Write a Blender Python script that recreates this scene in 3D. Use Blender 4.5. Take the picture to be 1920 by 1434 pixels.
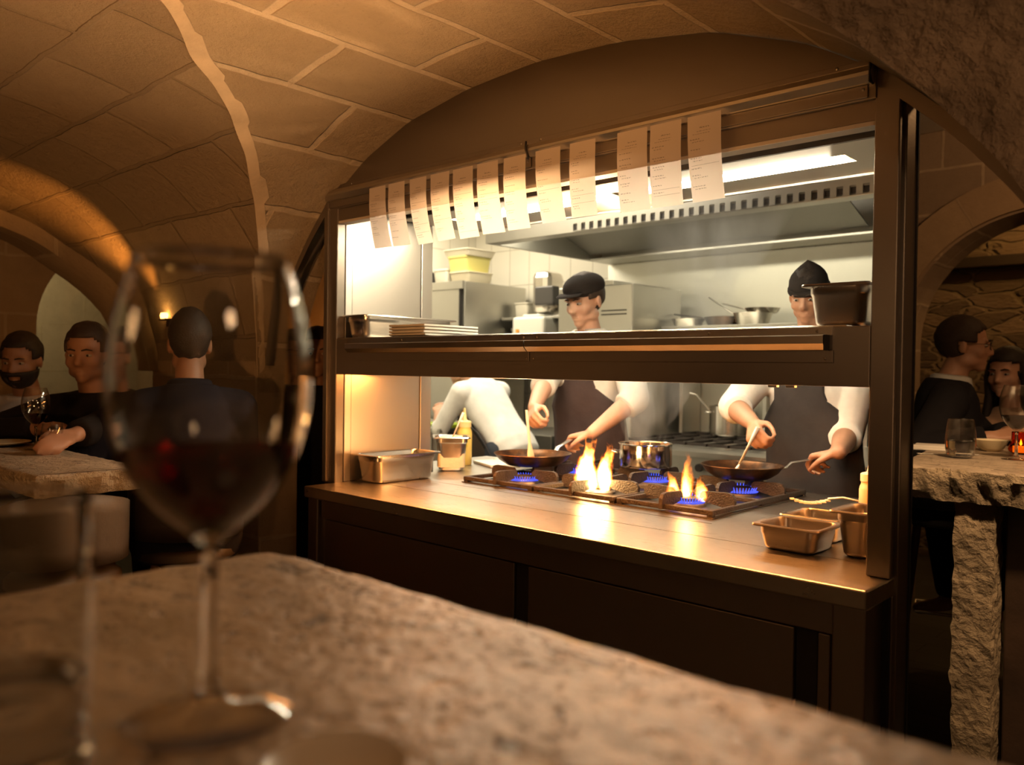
import bpy, bmesh, math, random
import numpy as np
from mathutils import Vector, Matrix, Euler
for o in list(bpy.data.objects): bpy.data.objects.remove(o)
SC = bpy.context.scene
COL = SC.collection
PI = math.pi
# ---------------------------------------------------------------- camera, world, exposure
def make_camera():
    cam = bpy.data.cameras.new('camera'); o = bpy.data.objects.new('camera', cam); COL.objects.link(o)
    r = Vector((.7316, .6816, .0137)); f = Vector((-.6815, .7317, -.0162)).normalized()
    r = (r - f*r.dot(f)).normalized(); u = r.cross(f)
    m = Matrix((r, u, -f)).transposed().to_4x4(); m.translation = (0, 0, 1.40)
    o.matrix_world = m
    cam.sensor_width = 36; cam.sensor_fit = 'HORIZONTAL'; cam.lens = 1563.76/1920*36
    cam.clip_start = .01
    cam.dof.use_dof = True; cam.dof.focus_distance = 2.35; cam.dof.aperture_fstop = 3.2; cam.dof.aperture_blades = 0
    SC.camera = o
make_camera()
W = bpy.data.worlds.new('world'); SC.world = W; W.use_nodes = True
W.node_tree.nodes['Background'].inputs[0].default_value = (1, .62, .32, 1)
W.node_tree.nodes['Background'].inputs[1].default_value = .012
SC.view_settings.view_transform = 'Standard'; SC.view_settings.look = 'None'
SC.view_settings.exposure = 0.0; SC.view_settings.gamma = 1.0; SC.view_settings.use_curve_mapping = False
cy = SC.cycles
cy.use_denoising = True; cy.max_bounces = 8; cy.diffuse_bounces = 3; cy.glossy_bounces = 4
cy.transmission_bounces = 8; cy.transparent_max_bounces = 12; cy.volume_bounces = 0
cy.caustics_reflective = False; cy.caustics_refractive = False; cy.sample_clamp_indirect = 4.0
cy.volume_step_rate = 2.0; cy.volume_max_steps = 96

def tag(o, label=None, cat=None, group=None, kind=None):
    if label: o['label'] = label
    if cat: o['category'] = cat
    if group: o['group'] = group
    if kind: o['kind'] = kind
    return o
# ---------------------------------------------------------------- lights for the rooms: known lamps and added fills
def point(name, loc, power, col, r=.06):
    l = bpy.data.lights.new(name, 'POINT'); l.energy = power; l.color = col; l.shadow_soft_size = r
    o = bpy.data.objects.new(name, l); COL.objects.link(o); o.location = loc; return o
def spot(name, loc, target, power, col, angle, blend=.5, r=.03):
    l = bpy.data.lights.new(name, 'SPOT'); l.energy = power; l.color = col; l.spot_size = math.radians(angle)
    l.spot_blend = blend; l.shadow_soft_size = r
    o = bpy.data.objects.new(name, l); COL.objects.link(o); o.location = loc
    o.rotation_euler = (Vector(target)-Vector(loc)).to_track_quat('-Z', 'Y').to_euler(); return o
def area(name, loc, target, sx, sy, power, col, spread=180):
    l = bpy.data.lights.new(name, 'AREA'); l.energy = power; l.color = col; l.shape = 'RECTANGLE'; l.size = sx; l.size_y = sy; l.spread = math.radians(spread)
    o = bpy.data.objects.new(name, l); COL.objects.link(o); o.location = loc
    o.rotation_euler = (Vector(target)-Vector(loc)).to_track_quat('-Z', 'Y').to_euler(); return o
AMB = (1, .54, .23); ORG = (1, .36, .06); KIT = (1, .87, .66)
# dining room and halls: lamps read off the light, and unseen fills added
point('dining_fill', (-1.15, -.75, 1.72), 3.5, AMB, .10)  # added ambient fill behind the camera; no pendant known there
spot('bay_vault_fill', (-1.0, -.35, 1.0), (-2.1, .75, 2.3), 120, (1, .43, .13), 100, 1.0, .06)  # upward fill added to brighten the vault, no fixture stands here
point('table_fill', (.75, .15, 1.95), 8, (1, .58, .29), .08)  # fill added for the front table, source unseen
spot('east_vault_fill', (1.2, .2, 1.0), (-.1, 1.35, 2.2), 48, (1, .52, .24), 70, 1.0, .05)  # added to lift the vault on the east side
point('hall_fill', (-6.15, 1.5, 2.2), 14, (1, .78, .42), .10)  # unseen fill added to light the west hall wall
point('niche_fill', (-1.0, 6.2, 2.7), 12, (1, .55, .18), .08)  # unseen light added for the rubble wall behind the arch
spot('right_table_spot_lamp', (-.05, 2.25, 2.35), (-.75, 3.1, .9), 150, (1, .60, .30), 75, .8, .06)
point('right_hall_fill', (.3, 4.3, 2.75), 8, AMB, .10)  # ambient fill added to the right hall, without a known fixture
spot('right_hall_wall_fill', (.35, 3.3, 2.55), (-1.35, 5.2, 2.35), 55, (1, .52, .22), 60, .9, .05)  # bodiless spot added to brighten the jointed wall
spot('pier_uplight_beam', (-3.97, 1.735, 1.655), (-4.36, 1.36, 2.20), 34, ORG, 66, 1.0, .015)
spot('north_web_fill', (.5, .15, 1.25), (-2.15, 1.25, 2.25), 90, (1, .52, .22), 34, 1.0, .05)  # floating spot added to favour the north web over the west web
spot('vault_fill', (-1.9, -.5, 1.35), (-1.45, 1.15, 2.33), 80, (1, .42, .10), 44, .9, .05)  # invisible spot added to brighten the north web
# added light hidden at the shelf's back edge, washing the vault through the opening
area('shelf_vault_fill', (-1.85, 2.33, 1.535), (-1.85, 1.30, 2.60), .03, 1.5, 28, (1, .58, .27), 90)
# unseen kitchen fills, added near the ceiling and inside the hood
area('kitchen_fill', (-3.3, 3.3, 2.70), (-3.3, 3.31, 0), 1.6, .35, 36, KIT)
area('kitchen_fill', (-4.5, 4.2, 2.70), (-4.5, 4.21, 0), 1.0, .35, 32, KIT)
area('hood_fill', (-2.6, 4.45, 2.36), (-2.6, 4.46, 0), 1.6, .12, 16, (1, .88, .62))
# ---------------------------------------------------------------- material helpers
def new_mat(name):
    m = bpy.data.materials.new(name); m.use_nodes = True
    nt = m.node_tree; return m, nt, nt.nodes['Principled BSDF']
def N(nt, t, **kw):
    n = nt.nodes.new(t)
    for k, v in kw.items(): setattr(n, k, v)
    return n
def mixc(nt, fac, a, b):
    n = N(nt, 'ShaderNodeMix', data_type='RGBA')
    for s, v in ((n.inputs[0], fac), (n.inputs[6], a), (n.inputs[7], b)):
        if hasattr(v, 'is_output'): nt.links.new(v, s)
        else: s.default_value = v if not isinstance(v, tuple) else (*v[:3], 1)
    return n.outputs[2]
def ramp(nt, x, stops):
    n = N(nt, 'ShaderNodeValToRGB'); e = n.color_ramp.elements
    while len(e) < len(stops): e.new(.5)
    for q, (p, c) in zip(e, stops): q.position = p; q.color = (*c, 1) if isinstance(c, tuple) else (c, c, c, 1)
    nt.links.new(x, n.inputs[0]); return n.outputs[0]
def noise(nt, vec, scale, detail=4, rough=.55, dist=0):
    n = N(nt, 'ShaderNodeTexNoise'); n.inputs['Scale'].default_value = scale; n.inputs['Detail'].default_value = detail
    n.inputs['Roughness'].default_value = rough; n.inputs['Distortion'].default_value = dist
    if vec is not None: nt.links.new(vec, n.inputs['Vector'])
    return n.outputs['Fac']
def bump(nt, h, strength, dist, normal=None):
    b = N(nt, 'ShaderNodeBump'); b.inputs['Strength'].default_value = strength; b.inputs['Distance'].default_value = dist
    nt.links.new(h, b.inputs['Height'])
    if normal is not None: nt.links.new(normal, b.inputs['Normal'])
    return b.outputs[0]
def coord(nt, kind='Object', scale=(1, 1, 1), loc=(0, 0, 0), rot=(0, 0, 0)):
    tc = N(nt, 'ShaderNodeTexCoord'); mp = N(nt, 'ShaderNodeMapping')
    mp.inputs['Scale'].default_value = scale; mp.inputs['Location'].default_value = loc; mp.inputs['Rotation'].default_value = rot
    nt.links.new(tc.outputs[kind], mp.inputs[0]); return mp.outputs[0]
def math_(nt, op, a, b=None):
    n = N(nt, 'ShaderNodeMath', operation=op)
    for s, v in zip(n.inputs, (a, b)):
        if v is None: continue
        if hasattr(v, 'is_output'): nt.links.new(v, s)
        else: s.default_value = v
    return n.outputs[0]
MATS = {}
def mat(name, col, rough=.5, metal=0, bumpy=0, bscale=60, var=0, vscale=8, spec=.5, sheen=0, coat=0, emit=None, estr=0):
    if name in MATS: return MATS[name]
    m, nt, p = new_mat(name)
    p.inputs['Base Color'].default_value = (*col, 1); p.inputs['Roughness'].default_value = rough
    p.inputs['Metallic'].default_value = metal; p.inputs['Specular IOR Level'].default_value = spec
    p.inputs['Sheen Weight'].default_value = sheen; p.inputs['Coat Weight'].default_value = coat
    v = coord(nt)
    if var:
        f = noise(nt, v, vscale, 4)
        nt.links.new(mixc(nt, ramp(nt, f, [(.3, 0.0), (.7, 1.0)]), tuple(c*(1-var) for c in col), tuple(min(1, c*(1+var)) for c in col)), p.inputs['Base Color'])
    if bumpy: nt.links.new(bump(nt, noise(nt, v, bscale, 4), bumpy, .01), p.inputs['Normal'])
    if emit: p.inputs['Emission Color'].default_value = (*emit, 1); p.inputs['Emission Strength'].default_value = estr
    MATS[name] = m; return m
def steel(name, col, rough=.32, brush=(1, 1, 60), amt=.12, smear=0):
    """brushed stainless: noise stretched along one axis breaks up the roughness and the normal"""
    m, nt, p = new_mat(name)
    p.inputs['Base Color'].default_value = (*col, 1); p.inputs['Metallic'].default_value = 1
    f = noise(nt, coord(nt, scale=brush), 9, 5, .7)
    r = N(nt, 'ShaderNodeMapRange'); r.inputs[3].default_value = rough-amt; r.inputs[4].default_value = rough+amt
    nt.links.new(f, r.inputs[0]); rr = r.outputs[0]
    if smear:
        g = noise(nt, coord(nt, scale=(3, 6, 3)), 2.2, 5, .6, .6)
        rr = math_(nt, 'ADD', rr, math_(nt, 'MULTIPLY', math_(nt, 'SUBTRACT', g, .5), smear))
        nt.links.new(mixc(nt, ramp(nt, g, [(.35, 0.0), (.7, 1.0)]), col, tuple(c*.9 for c in col)), p.inputs['Base Color'])
    nt.links.new(rr, p.inputs['Roughness'])
    nt.links.new(bump(nt, f, .05, .002), p.inputs['Normal'])
    return m
def stone_blocks(name, c1, c2, mortar, w, h, ms=.012, bs=.35, uv=True, rot=0, off=.5, mort_bump=.6, scale=1.0, rough=.9):
    m, nt, p = new_mat(name)
    v = coord(nt, 'UV' if uv else 'Object', rot=(0, 0, rot))
    n1 = noise(nt, v, 5, 4)
    wob = N(nt, 'ShaderNodeVectorMath', operation='MULTIPLY_ADD')
    nz = N(nt, 'ShaderNodeTexNoise'); nz.inputs['Scale'].default_value = 6; nz.inputs['Detail'].default_value = 5; nt.links.new(v, nz.inputs['Vector'])
    nt.links.new(nz.outputs['Color'], wob.inputs[0]); wob.inputs[1].default_value = (.028, .028, 0); nt.links.new(v, wob.inputs[2])
    b = N(nt, 'ShaderNodeTexBrick'); b.offset = off; b.squash = 1
    b.inputs['Scale'].default_value = scale; b.inputs['Brick Width'].default_value = w; b.inputs['Row Height'].default_value = h
    b.inputs['Mortar Size'].default_value = ms; b.inputs['Mortar Smooth'].default_value = .35; b.inputs['Bias'].default_value = 0
    b.inputs['Color1'].default_value = (*c1, 1); b.inputs['Color2'].default_value = (*c2, 1); b.inputs['Mortar'].default_value = (*mortar, 1)
    nt.links.new(wob.outputs[0], b.inputs['Vector'])
    f = noise(nt, v, 11, 6, .65)
    col = mixc(nt, math_(nt, 'MULTIPLY', ramp(nt, f, [(.3, 0.0), (.75, 1.0)]), .45), b.outputs['Color'], tuple(c*.62 for c in c1))
    sp = noise(nt, v, 90, 3, .6)
    col = mixc(nt, math_(nt, 'MULTIPLY', ramp(nt, sp, [(.60, 0.0), (.72, 1.0)]), .35), col, tuple(c*.4 for c in c1))
    nt.links.new(col, p.inputs['Base Color']); p.inputs['Roughness'].default_value = rough
    p.inputs['Specular IOR Level'].default_value = .2
    mb = math_(nt, 'MULTIPLY', b.outputs['Fac'], mort_bump)
    hgt = math_(nt, 'ADD', math_(nt, 'ADD', noise(nt, v, 26, 8, .7), math_(nt, 'MULTIPLY', noise(nt, v, 120, 4, .7), .35)), mb)
    nt.links.new(bump(nt, hgt, bs, .025), p.inputs['Normal'])
    MATS[name] = m; return m
# ---------------------------------------------------------------- mesh helpers
class MB:
    """collects shapes and links them as one mesh object"""
    def __init__(s): s.bm = bmesh.new(); s.uv = None
    def xf(s, vs, c=(0, 0, 0), rot=None):
        if rot is not None:
            R = rot if isinstance(rot, Matrix) else Euler(rot).to_matrix()
            for v in vs: v.co = R @ v.co
        c = Vector(c)
        for v in vs: v.co += c
        return vs
    def box(s, c, size, bev=0, rot=None, seg=2):
        r = bmesh.ops.create_cube(s.bm, size=1); vs = r['verts']
        for v in vs: v.co = Vector((v.co.x*size[0], v.co.y*size[1], v.co.z*size[2]))
        if bev:
            es = list({e for v in vs for e in v.link_edges})
            g = bmesh.ops.bevel(s.bm, geom=es, offset=bev, segments=seg, affect='EDGES', profile=.5)
            vs = list({v for v in g['verts']} | {v for v in vs if v.is_valid})
            seen = set(vs)
            for v in list(vs):
                for f in v.link_faces:
                    for q in f.verts:
                        if q not in seen: seen.add(q); vs.append(q)
        return s.xf(vs, c, rot)
    def span(s, a, b, bev=0, rot=None):
        return s.box([(p+q)/2 for p, q in zip(a, b)], [abs(q-p) for p, q in zip(a, b)], bev)
    def rings(s, rings, cap0=True, cap1=True, closed=True):
        """loft between rings of equal point count"""
        vr = [[s.bm.verts.new(p) for p in r] for r in rings]; n = len(vr[0])
        for a, b in zip(vr[:-1], vr[1:]):
            for i in range(n if closed else n-1):
                j = (i+1) % n
                s.bm.faces.new((a[i], a[j], b[j], b[i]))
        if closed and cap0: s.bm.faces.new(list(reversed(vr[0])))
        if closed and cap1: s.bm.faces.new(vr[-1])
        return [v for r in vr for v in r]
    def lathe(s, prof, n=32, c=(0, 0, 0), rot=None, cap0=False, cap1=False):
        rg = []
        for r, z in prof:
            r = max(r, 1e-5)
            rg.append([(r*math.cos(2*PI*i/n), r*math.sin(2*PI*i/n), z) for i in range(n)])
        vs = s.rings(rg, cap0, cap1); return s.xf(vs, c, rot)
    def tube(s, pts, r, n=10, caps=True, flat=None):
        """round (or flattened: flat=(w,h) about the path) bar along a path"""
        P = [Vector(p) for p in pts]; rg = []; rr = r if isinstance(r, (list, tuple)) else [r]*len(P)
        t0 = (P[1]-P[0]).normalized(); up = Vector((0, 0, 1)) if abs(t0.z) < .9 else Vector((1, 0, 0))
        sd = t0.cross(up).normalized(); up = sd.cross(t0)
        for i, p in enumerate(P):
            t = (P[min(i+1, len(P)-1)]-P[max(i-1, 0)]).normalized()
            sd = (sd - t*sd.dot(t)).normalized(); up = sd.cross(t)
            w, h = (rr[i], rr[i]) if flat is None else (flat[0]*rr[i], flat[1]*rr[i])
            rg.append([p+sd*w*math.cos(2*PI*k/n)+up*h*math.sin(2*PI*k/n) for k in range(n)])
        return s.rings(rg, caps, caps)
    def ell(s, c, rad, rot=None, u=16, v=12):
        r = bmesh.ops.create_uvsphere(s.bm, u_segments=u, v_segments=v, radius=1); vs = r['verts']
        for q in vs: q.co = Vector((q.co.x*rad[0], q.co.y*rad[1], q.co.z*rad[2]))
        return s.xf(vs, c, rot)
    def cap(s, a, ra, b, rb, n=14):
        """round cone: a limb segment"""
        a, b = Vector(a), Vector(b); d = b-a
        if d.length < 1e-6: return s.ell(a, (ra,)*3)
        R = d.to_track_quat('Z', 'Y').to_matrix(); L = d.length; prof = []
        for i in range(7): t = -PI/2+PI/2*i/6; prof.append((ra*math.cos(t), ra*math.sin(t)))
        for i in range(7): t = PI/2*i/6; prof.append((rb*math.cos(t), L+rb*math.sin(t)))
        return s.lathe(prof, n, a, R, True, True)
    def cone(s, a, ra, b, rb, n=18):
        a, b = Vector(a), Vector(b); d = b-a; R = d.to_track_quat('Z', 'Y').to_matrix()
        return s.lathe([(ra, 0), (rb, d.length)], n, a, R, True, True)
    def poly(s, pts): return s.bm.faces.new([s.bm.verts.new(p) for p in pts])
    def prism(s, pts, d):
        """polygon (list of 3D points) extruded along d"""
        d = Vector(d); a = [Vector(p) for p in pts]
        return s.rings([a, [p+d for p in a]])
    def grid(s, P, uv=None, flip=False):
        """P[i][j] points -> quads, with an optional uv[i][j]"""
        V = [[s.bm.verts.new(p) for p in r] for r in P]
        L = s.bm.loops.layers.uv.verify() if uv is not None else None
        for i in range(len(P)-1):
            for j in range(len(P[0])-1):
                q = [(i, j), (i+1, j), (i+1, j+1), (i, j+1)]
                if flip: q.reverse()
                try: f = s.bm.faces.new([V[a][b] for a, b in q])
                except ValueError: continue
                if L is not None:
                    for lp, (a, b) in zip(f.loops, q): lp[L].uv = uv[a][b]
        return V
    def build(s, name, m, parent=None, smooth=None, fix=True, loc=(0, 0, 0), solid=0, sub=0):
        me = bpy.data.meshes.new(name)
        if fix: bmesh.ops.recalc_face_normals(s.bm, faces=s.bm.faces)
        s.bm.to_mesh(me); s.bm.free()
        for q in (m if isinstance(m, (list, tuple)) else [m]): me.materials.append(q)
        o = bpy.data.objects.new(name, me); COL.objects.link(o)
        if parent is not None: o.parent = parent
        o.location = loc
        if smooth:
            for p in me.polygons: p.use_smooth = True
            if smooth < 180: me.set_sharp_from_angle(angle=math.radians(smooth))
        if solid: q = o.modifiers.new('solid', 'SOLIDIFY'); q.thickness = solid; q.offset = 0
        if sub: q = o.modifiers.new('sub', 'SUBSURF'); q.levels = sub; q.render_levels = sub
        return o
def empty(name, loc=(0, 0, 0), rz=0, label=None, cat=None, group=None):
    o = bpy.data.objects.new(name, None); COL.objects.link(o); o.location = loc; o.rotation_euler = (0, 0, rz)
    o.empty_display_size = .05
    return tag(o, label, cat, group)
def kids(o): return [c for c in bpy.data.objects if c.parent == o]
def copy_tree(o, parent=None, loc=None, rz=None, label=None):
    c = o.copy(); COL.objects.link(c)
    if parent is not None: c.parent = parent
    if loc is not None: c.location = loc
    if rz is not None: c.rotation_euler = (0, 0, rz)
    if label: c['label'] = label
    for ch in kids(o): copy_tree(ch, c)
    return c
def S(o): return tag(o, kind='structure')
# ---------------------------------------------------------------- materials
STEEL = steel('brushed_steel', (.62, .59, .54), .34, (1, 60, 1))
STEELV = steel('brushed_steel_upright', (.60, .57, .52), .36, (60, 60, 1))
STEELT = steel('worktop_steel', (.60, .57, .52), .30, (1, 40, 1), .10, .05)
STEELB = steel('bronzed_steel', (.30, .265, .23), .40, (1, 1, 50))
PANST = steel('pan_steel', (.70, .66, .60), .22, (1, 1, 12), .06)
STEELK = steel('kitchen_steel', (.52, .51, .47), .36, (50, 50, 1))
DARKST = steel('dark_cabinet_steel', (.30, .26, .23), .40, (50, 50, 1), .08)
STEELB.node_tree.nodes['Principled BSDF'].inputs['Anisotropic'].default_value = .75
BLACK = mat('black_gap', (.012, .010, .009), .6)
VAULT = stone_blocks('vault_stone', (.52, .41, .28), (.36, .27, .175), (.36, .275, .18), .50, .27, .010, 1.0, mort_bump=-.7)
VAULT2 = stone_blocks('vault_stone_north', (.55, .44, .30), (.42, .32, .21), (.74, .62, .46), .52, .30, .016, .9)
QUOIN = mat('groin_stone', (.50, .40, .28), .9, 0, .35, 40, .15, 9)
ROUGH = None
def rough_stone(name, c, bs=1.0, sc=14):
    m, nt, p = new_mat(name); v = coord(nt)
    f = noise(nt, v, sc*.4, 6, .6, .4)
    nt.links.new(mixc(nt, ramp(nt, f, [(.35, 0.0), (.7, 1.0)]), tuple(x*.66 for x in c), c), p.inputs['Base Color'])
    p.inputs['Roughness'].default_value = .92; p.inputs['Specular IOR Level'].default_value = .2
    vo = N(nt, 'ShaderNodeTexVoronoi'); vo.inputs['Scale'].default_value = sc*1.3; nt.links.new(v, vo.inputs['Vector'])
    h = math_(nt, 'ADD', noise(nt, v, sc, 8, .62, .15), math_(nt, 'MULTIPLY', vo.outputs['Distance'], .35))
    nt.links.new(bump(nt, h, bs, .05), p.inputs['Normal']); MATS[name] = m; return m
ROUGH = rough_stone('rough_hewn_stone', (.46, .36, .26), .8, 13)
PIER = stone_blocks('pier_stone', (.46, .36, .25), (.38, .29, .20), (.50, .41, .30), .62, .34, .010, .3)
HALL = stone_blocks('hall_stone', (.50, .44, .32), (.44, .38, .27), (.46, .40, .28), .60, .34, .008, .2)
# ================================================================ THE ROOM
U1 = [0, .3, .6, .85, 1.04, 1.18, 1.31, 1.40, 1.45, 1.48]; Z1 = [2.335, 2.318, 2.268, 2.175, 2.06, 1.93, 1.775, 1.6, 1.45, 1.25]
U2 = [0, .433, .534, .709, .852, .978, 1.096, 1.191, 1.256, 1.33, 1.37]; Z2 = [2.345, 2.306, 2.287, 2.245, 2.194, 2.122, 2.015, 1.883, 1.752, 1.52, 1.25]
X0, Y0 = -1.69, .50
def smooth_table(U, Z):
    g = np.linspace(0, U[-1], 400); z = np.interp(g, U, Z); a = np.concatenate([z[:30][::-1], z, np.full(30, z[-1])])
    for _ in range(3): a = np.convolve(a, np.ones(15)/15, 'same')
    z2 = a[30:430]; z2[-40:] = z[-40:]*np.linspace(0, 1, 40)+z2[-40:]*(1-np.linspace(0, 1, 40)); return g, z2
G1, H1 = smooth_table(U1, Z1); G2, H2 = smooth_table(U2, Z2)
def z1(x): return float(np.interp(abs(x-X0), G1, H1))
def z2(y): return float(np.interp(abs(y-Y0), G2, H2))
def inv1(z): return float(np.interp(z, H1[::-1], G1[::-1]))
def inv2(z): return float(np.interp(z, H2[::-1], G2[::-1]))
def arc(f, ts):
    s = [0]
    for a, b in zip(ts[:-1], ts[1:]): s.append(s[-1]+math.hypot(b-a, f(b)-f(a)))
    return s
YN = 1.905; XW = -4.62
ROUGHV = rough_stone('rough_vault_stone', (.40, .31, .22), 1.0, 17)
# ---- groin vault over the dining bay: four webs that meet on the groins
def web_ns(sign, yend, mt, name, xs):
    P, UVs = [], []; sx = arc(z1, xs)
    for x, u in zip(xs, sx):
        yg = Y0+sign*inv2(z1(x)); row, ur = [], []
        for j in range(25):
            y = yg+(yend-yg)*j/24; row.append((x, y, z1(x))); ur.append((y+.13, u+.04))
        P.append(row); UVs.append(ur)
    m = MB(); m.grid(P, UVs); return S(m.build(name, mt, smooth=180, fix=False))
def xw(y): return float(np.interp(abs(y-Y0), [0, .85, 1.1, 1.26, 1.37], [-5.0, -4.92, -4.68, -4.30, -4.20]))
def web_ew(sign, xend, mt, name, ys):
    P, UVs = [], []; sy = arc(z2, ys)
    for y, u in zip(ys, sy):
        xg = X0+sign*inv1(z2(y)); row, ur = [], []
        for j in range(41):
            xe = xend if xend else xw(y); x = xg+(xe-xg)*j/40; row.append((x, y, z2(y))); ur.append((x+.21, u+.05))
        P.append(row); UVs.append(ur)
    m = MB(); m.grid(P, UVs); return S(m.build(name, mt, smooth=180, fix=False))
xs = [X0-1.48*math.cos(PI*i/96) for i in range(97)]
ys = [Y0-1.37*math.cos(PI*i/96) for i in range(97)]
web_ns(1, 2.03, VAULT2, 'ceiling', xs)
web_ns(-1, -1.6, VAULT2, 'ceiling', xs)
web_ew(-1, None, VAULT, 'ceiling', ys)
web_ew(1, 1.8, ROUGHV, 'ceiling', ys)
# pale quoins along the groin above the pier
def groin_quoins():
    m = MB(); n = 90; rnd = random.Random(4); w = .035; nxt = 0
    A, Bq = [], []
    for i in range(n+1):
        x = X0-1.47+1.40*i/n
        if i >= nxt: w = rnd.uniform(.026, .046); nxt = i+rnd.choice((5, 6, 8))
        y = Y0+inv2(z1(x)); A.append((x-.004, y-.004, z1(x)-.0045)); Bq.append((x+w*.45, y+w, z1(x+w*.45)-.0045))
    m.grid([A, Bq]); o = m.build('trim_1', QUOIN, fix=False); o.modifiers.new('s', 'SOLIDIFY').thickness = .003
    return S(o)
groin_quoins()
# ---- transverse arch at the west end of the bay
def arch_ring(name, x0, x1, prof_in, prof_out, mt):
    m = MB(); P = [[(xw(y)+x0, y, b), (xw(y)+x0, y, a), (xw(y)+x1, y, a), (xw(y)+x1, y, b)] for y, a, b in zip(*prof_in, prof_out)]
    UVs = [[(0, i*.05), (.1, i*.05), (.1+abs(x1-x0), i*.05), (.2+abs(x1-x0), i*.05)] for i in range(len(P))]
    m.grid(P, UVs); return S(m.build(name, mt, smooth=50))
yy = [Y0-1.34*math.cos(PI*i/60) for i in range(61)]
arch_ring('trim_2', -.30, .01, (yy, [min(z2(y), z2(y)-.085) for y in yy]), [z2(y)+.05 for y in yy], PIER)
# ---- pier between the two vaults, floor, outer walls
def wallbox(name, a, b, mt, uvs=1.0):
    m = MB(); m.span(a, b, .006); L = m.bm.loops.layers.uv.verify(); bmesh.ops.recalc_face_normals(m.bm, faces=m.bm.faces)
    for f in m.bm.faces:
        n = f.normal
        for lp in f.loops:
            c = lp.vert.co
            lp[L].uv = ((c.y if abs(n.x) > max(abs(n.y), abs(n.z)) else c.x)*uvs, (c.z if abs(n.z) < .7 else c.y)*uvs)
    return S(m.build(name, mt))
wallbox('wall_pier', (-4.30, 1.845, 0), (-3.165, 2.03, 1.62), PIER)
def arch_wall(name, axis, pos, th, a0, a1, top, ac, ar, zs, mt, rz=None):
    """wall in plane axis=pos with a round-headed opening centred on ac, half width ar, springing at zs"""
    m = MB(); rz = rz or ar; L = m.bm.loops.layers.uv.verify()
    out = [(a0, 0), (a0, top)]; n = 32; th_pts = []
    cols = [(a0, 0, top)]
    segs = [(a0, ac-ar, None)] + [(ac-ar*math.cos(PI*i/n), ac-ar*math.cos(PI*(i+1)/n), i) for i in range(n)] + [(ac+ar, a1, None)]
    def P(a, z, d): return (pos+d, a, z) if axis == 'x' else (a, pos+d, z)
    def quad(p, uv):
        f = m.bm.faces.new([m.bm.verts.new(q) for q in p])
        for lp, t in zip(f.loops, uv): lp[L].uv = t
    for s0, s1, i in segs:
        zb0 = zb1 = 0
        if i is not None: zb0 = zs+rz*math.sin(PI*i/n); zb1 = zs+rz*math.sin(PI*(i+1)/n)
        for d in (0, th): quad([P(s0, zb0, d), P(s1, zb1, d), P(s1, top, d), P(s0, top, d)], [(s0, zb0), (s1, zb1), (s1, top), (s0, top)])
        if i is not None: quad([P(s0, zb0, 0), P(s1, zb1, 0), P(s1, zb1, th), P(s0, zb0, th)], [(0, i*.07), (0, i*.07+.07), (abs(th), i*.07+.07), (abs(th), i*.07)])
    for e in (ac-ar, ac+ar): quad([P(e, 0, 0), P(e, zs, 0), P(e, zs, th), P(e, 0, th)], [(0, 0), (0, zs), (abs(th), zs), (abs(th), 0)])
    bmesh.ops.remove_doubles(m.bm, verts=m.bm.verts, dist=1e-5)
    return S(m.build(name, mt))
arch_wall('wall_west', 'x', -5.45, -.30, -2.2, 3.4, 2.9, 2.42, .72, 1.62, PIER, .62)
wallbox('wall_west_hall', (-6.75, -2.2, 0), (-6.6, 3.4, 3.0), HALL)
# passage between the pier and the kitchen
PLASTER = None
def plaster_wall(name, zline):
    m, nt, p = new_mat(name); v = coord(nt); sep = N(nt, 'ShaderNodeSeparateXYZ'); nt.links.new(v, sep.inputs[0])
    e = math_(nt, 'ADD', sep.outputs[2], math_(nt, 'MULTIPLY', math_(nt, 'SUBTRACT', noise(nt, v, 9, 6, .6), .5), .30))
    k = ramp(nt, math_(nt, 'SUBTRACT', e, zline-.5), [(.495, 0.0), (.505, 1.0)])
    st = mixc(nt, noise(nt, v, 7, 6), (.22, .14, .08), (.34, .24, .14))
    nt.links.new(mixc(nt, k, st, (.68, .60, .46)), p.inputs['Base Color']); p.inputs['Roughness'].default_value = .9
    nt.links.new(bump(nt, math_(nt, 'ADD', math_(nt, 'MULTIPLY', k, .5), math_(nt, 'MULTIPLY', noise(nt, v, 30, 6), .5)), .5, .03), p.inputs['Normal'])
    return m
wallbox('wall_passage', (-6.6, 2.66, 0), (-3.12, 2.72, 2.9), plaster_wall('passage_plaster', 1.93))
wallbox('ceiling_passage', (-6.6, 2.03, 2.42), (-2.76, 2.72, 2.47), PIER)
wallbox('ceiling_hall', (-6.75, -2.2, 2.9), (-4.3, 2.72, 2.95), PIER)
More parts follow.
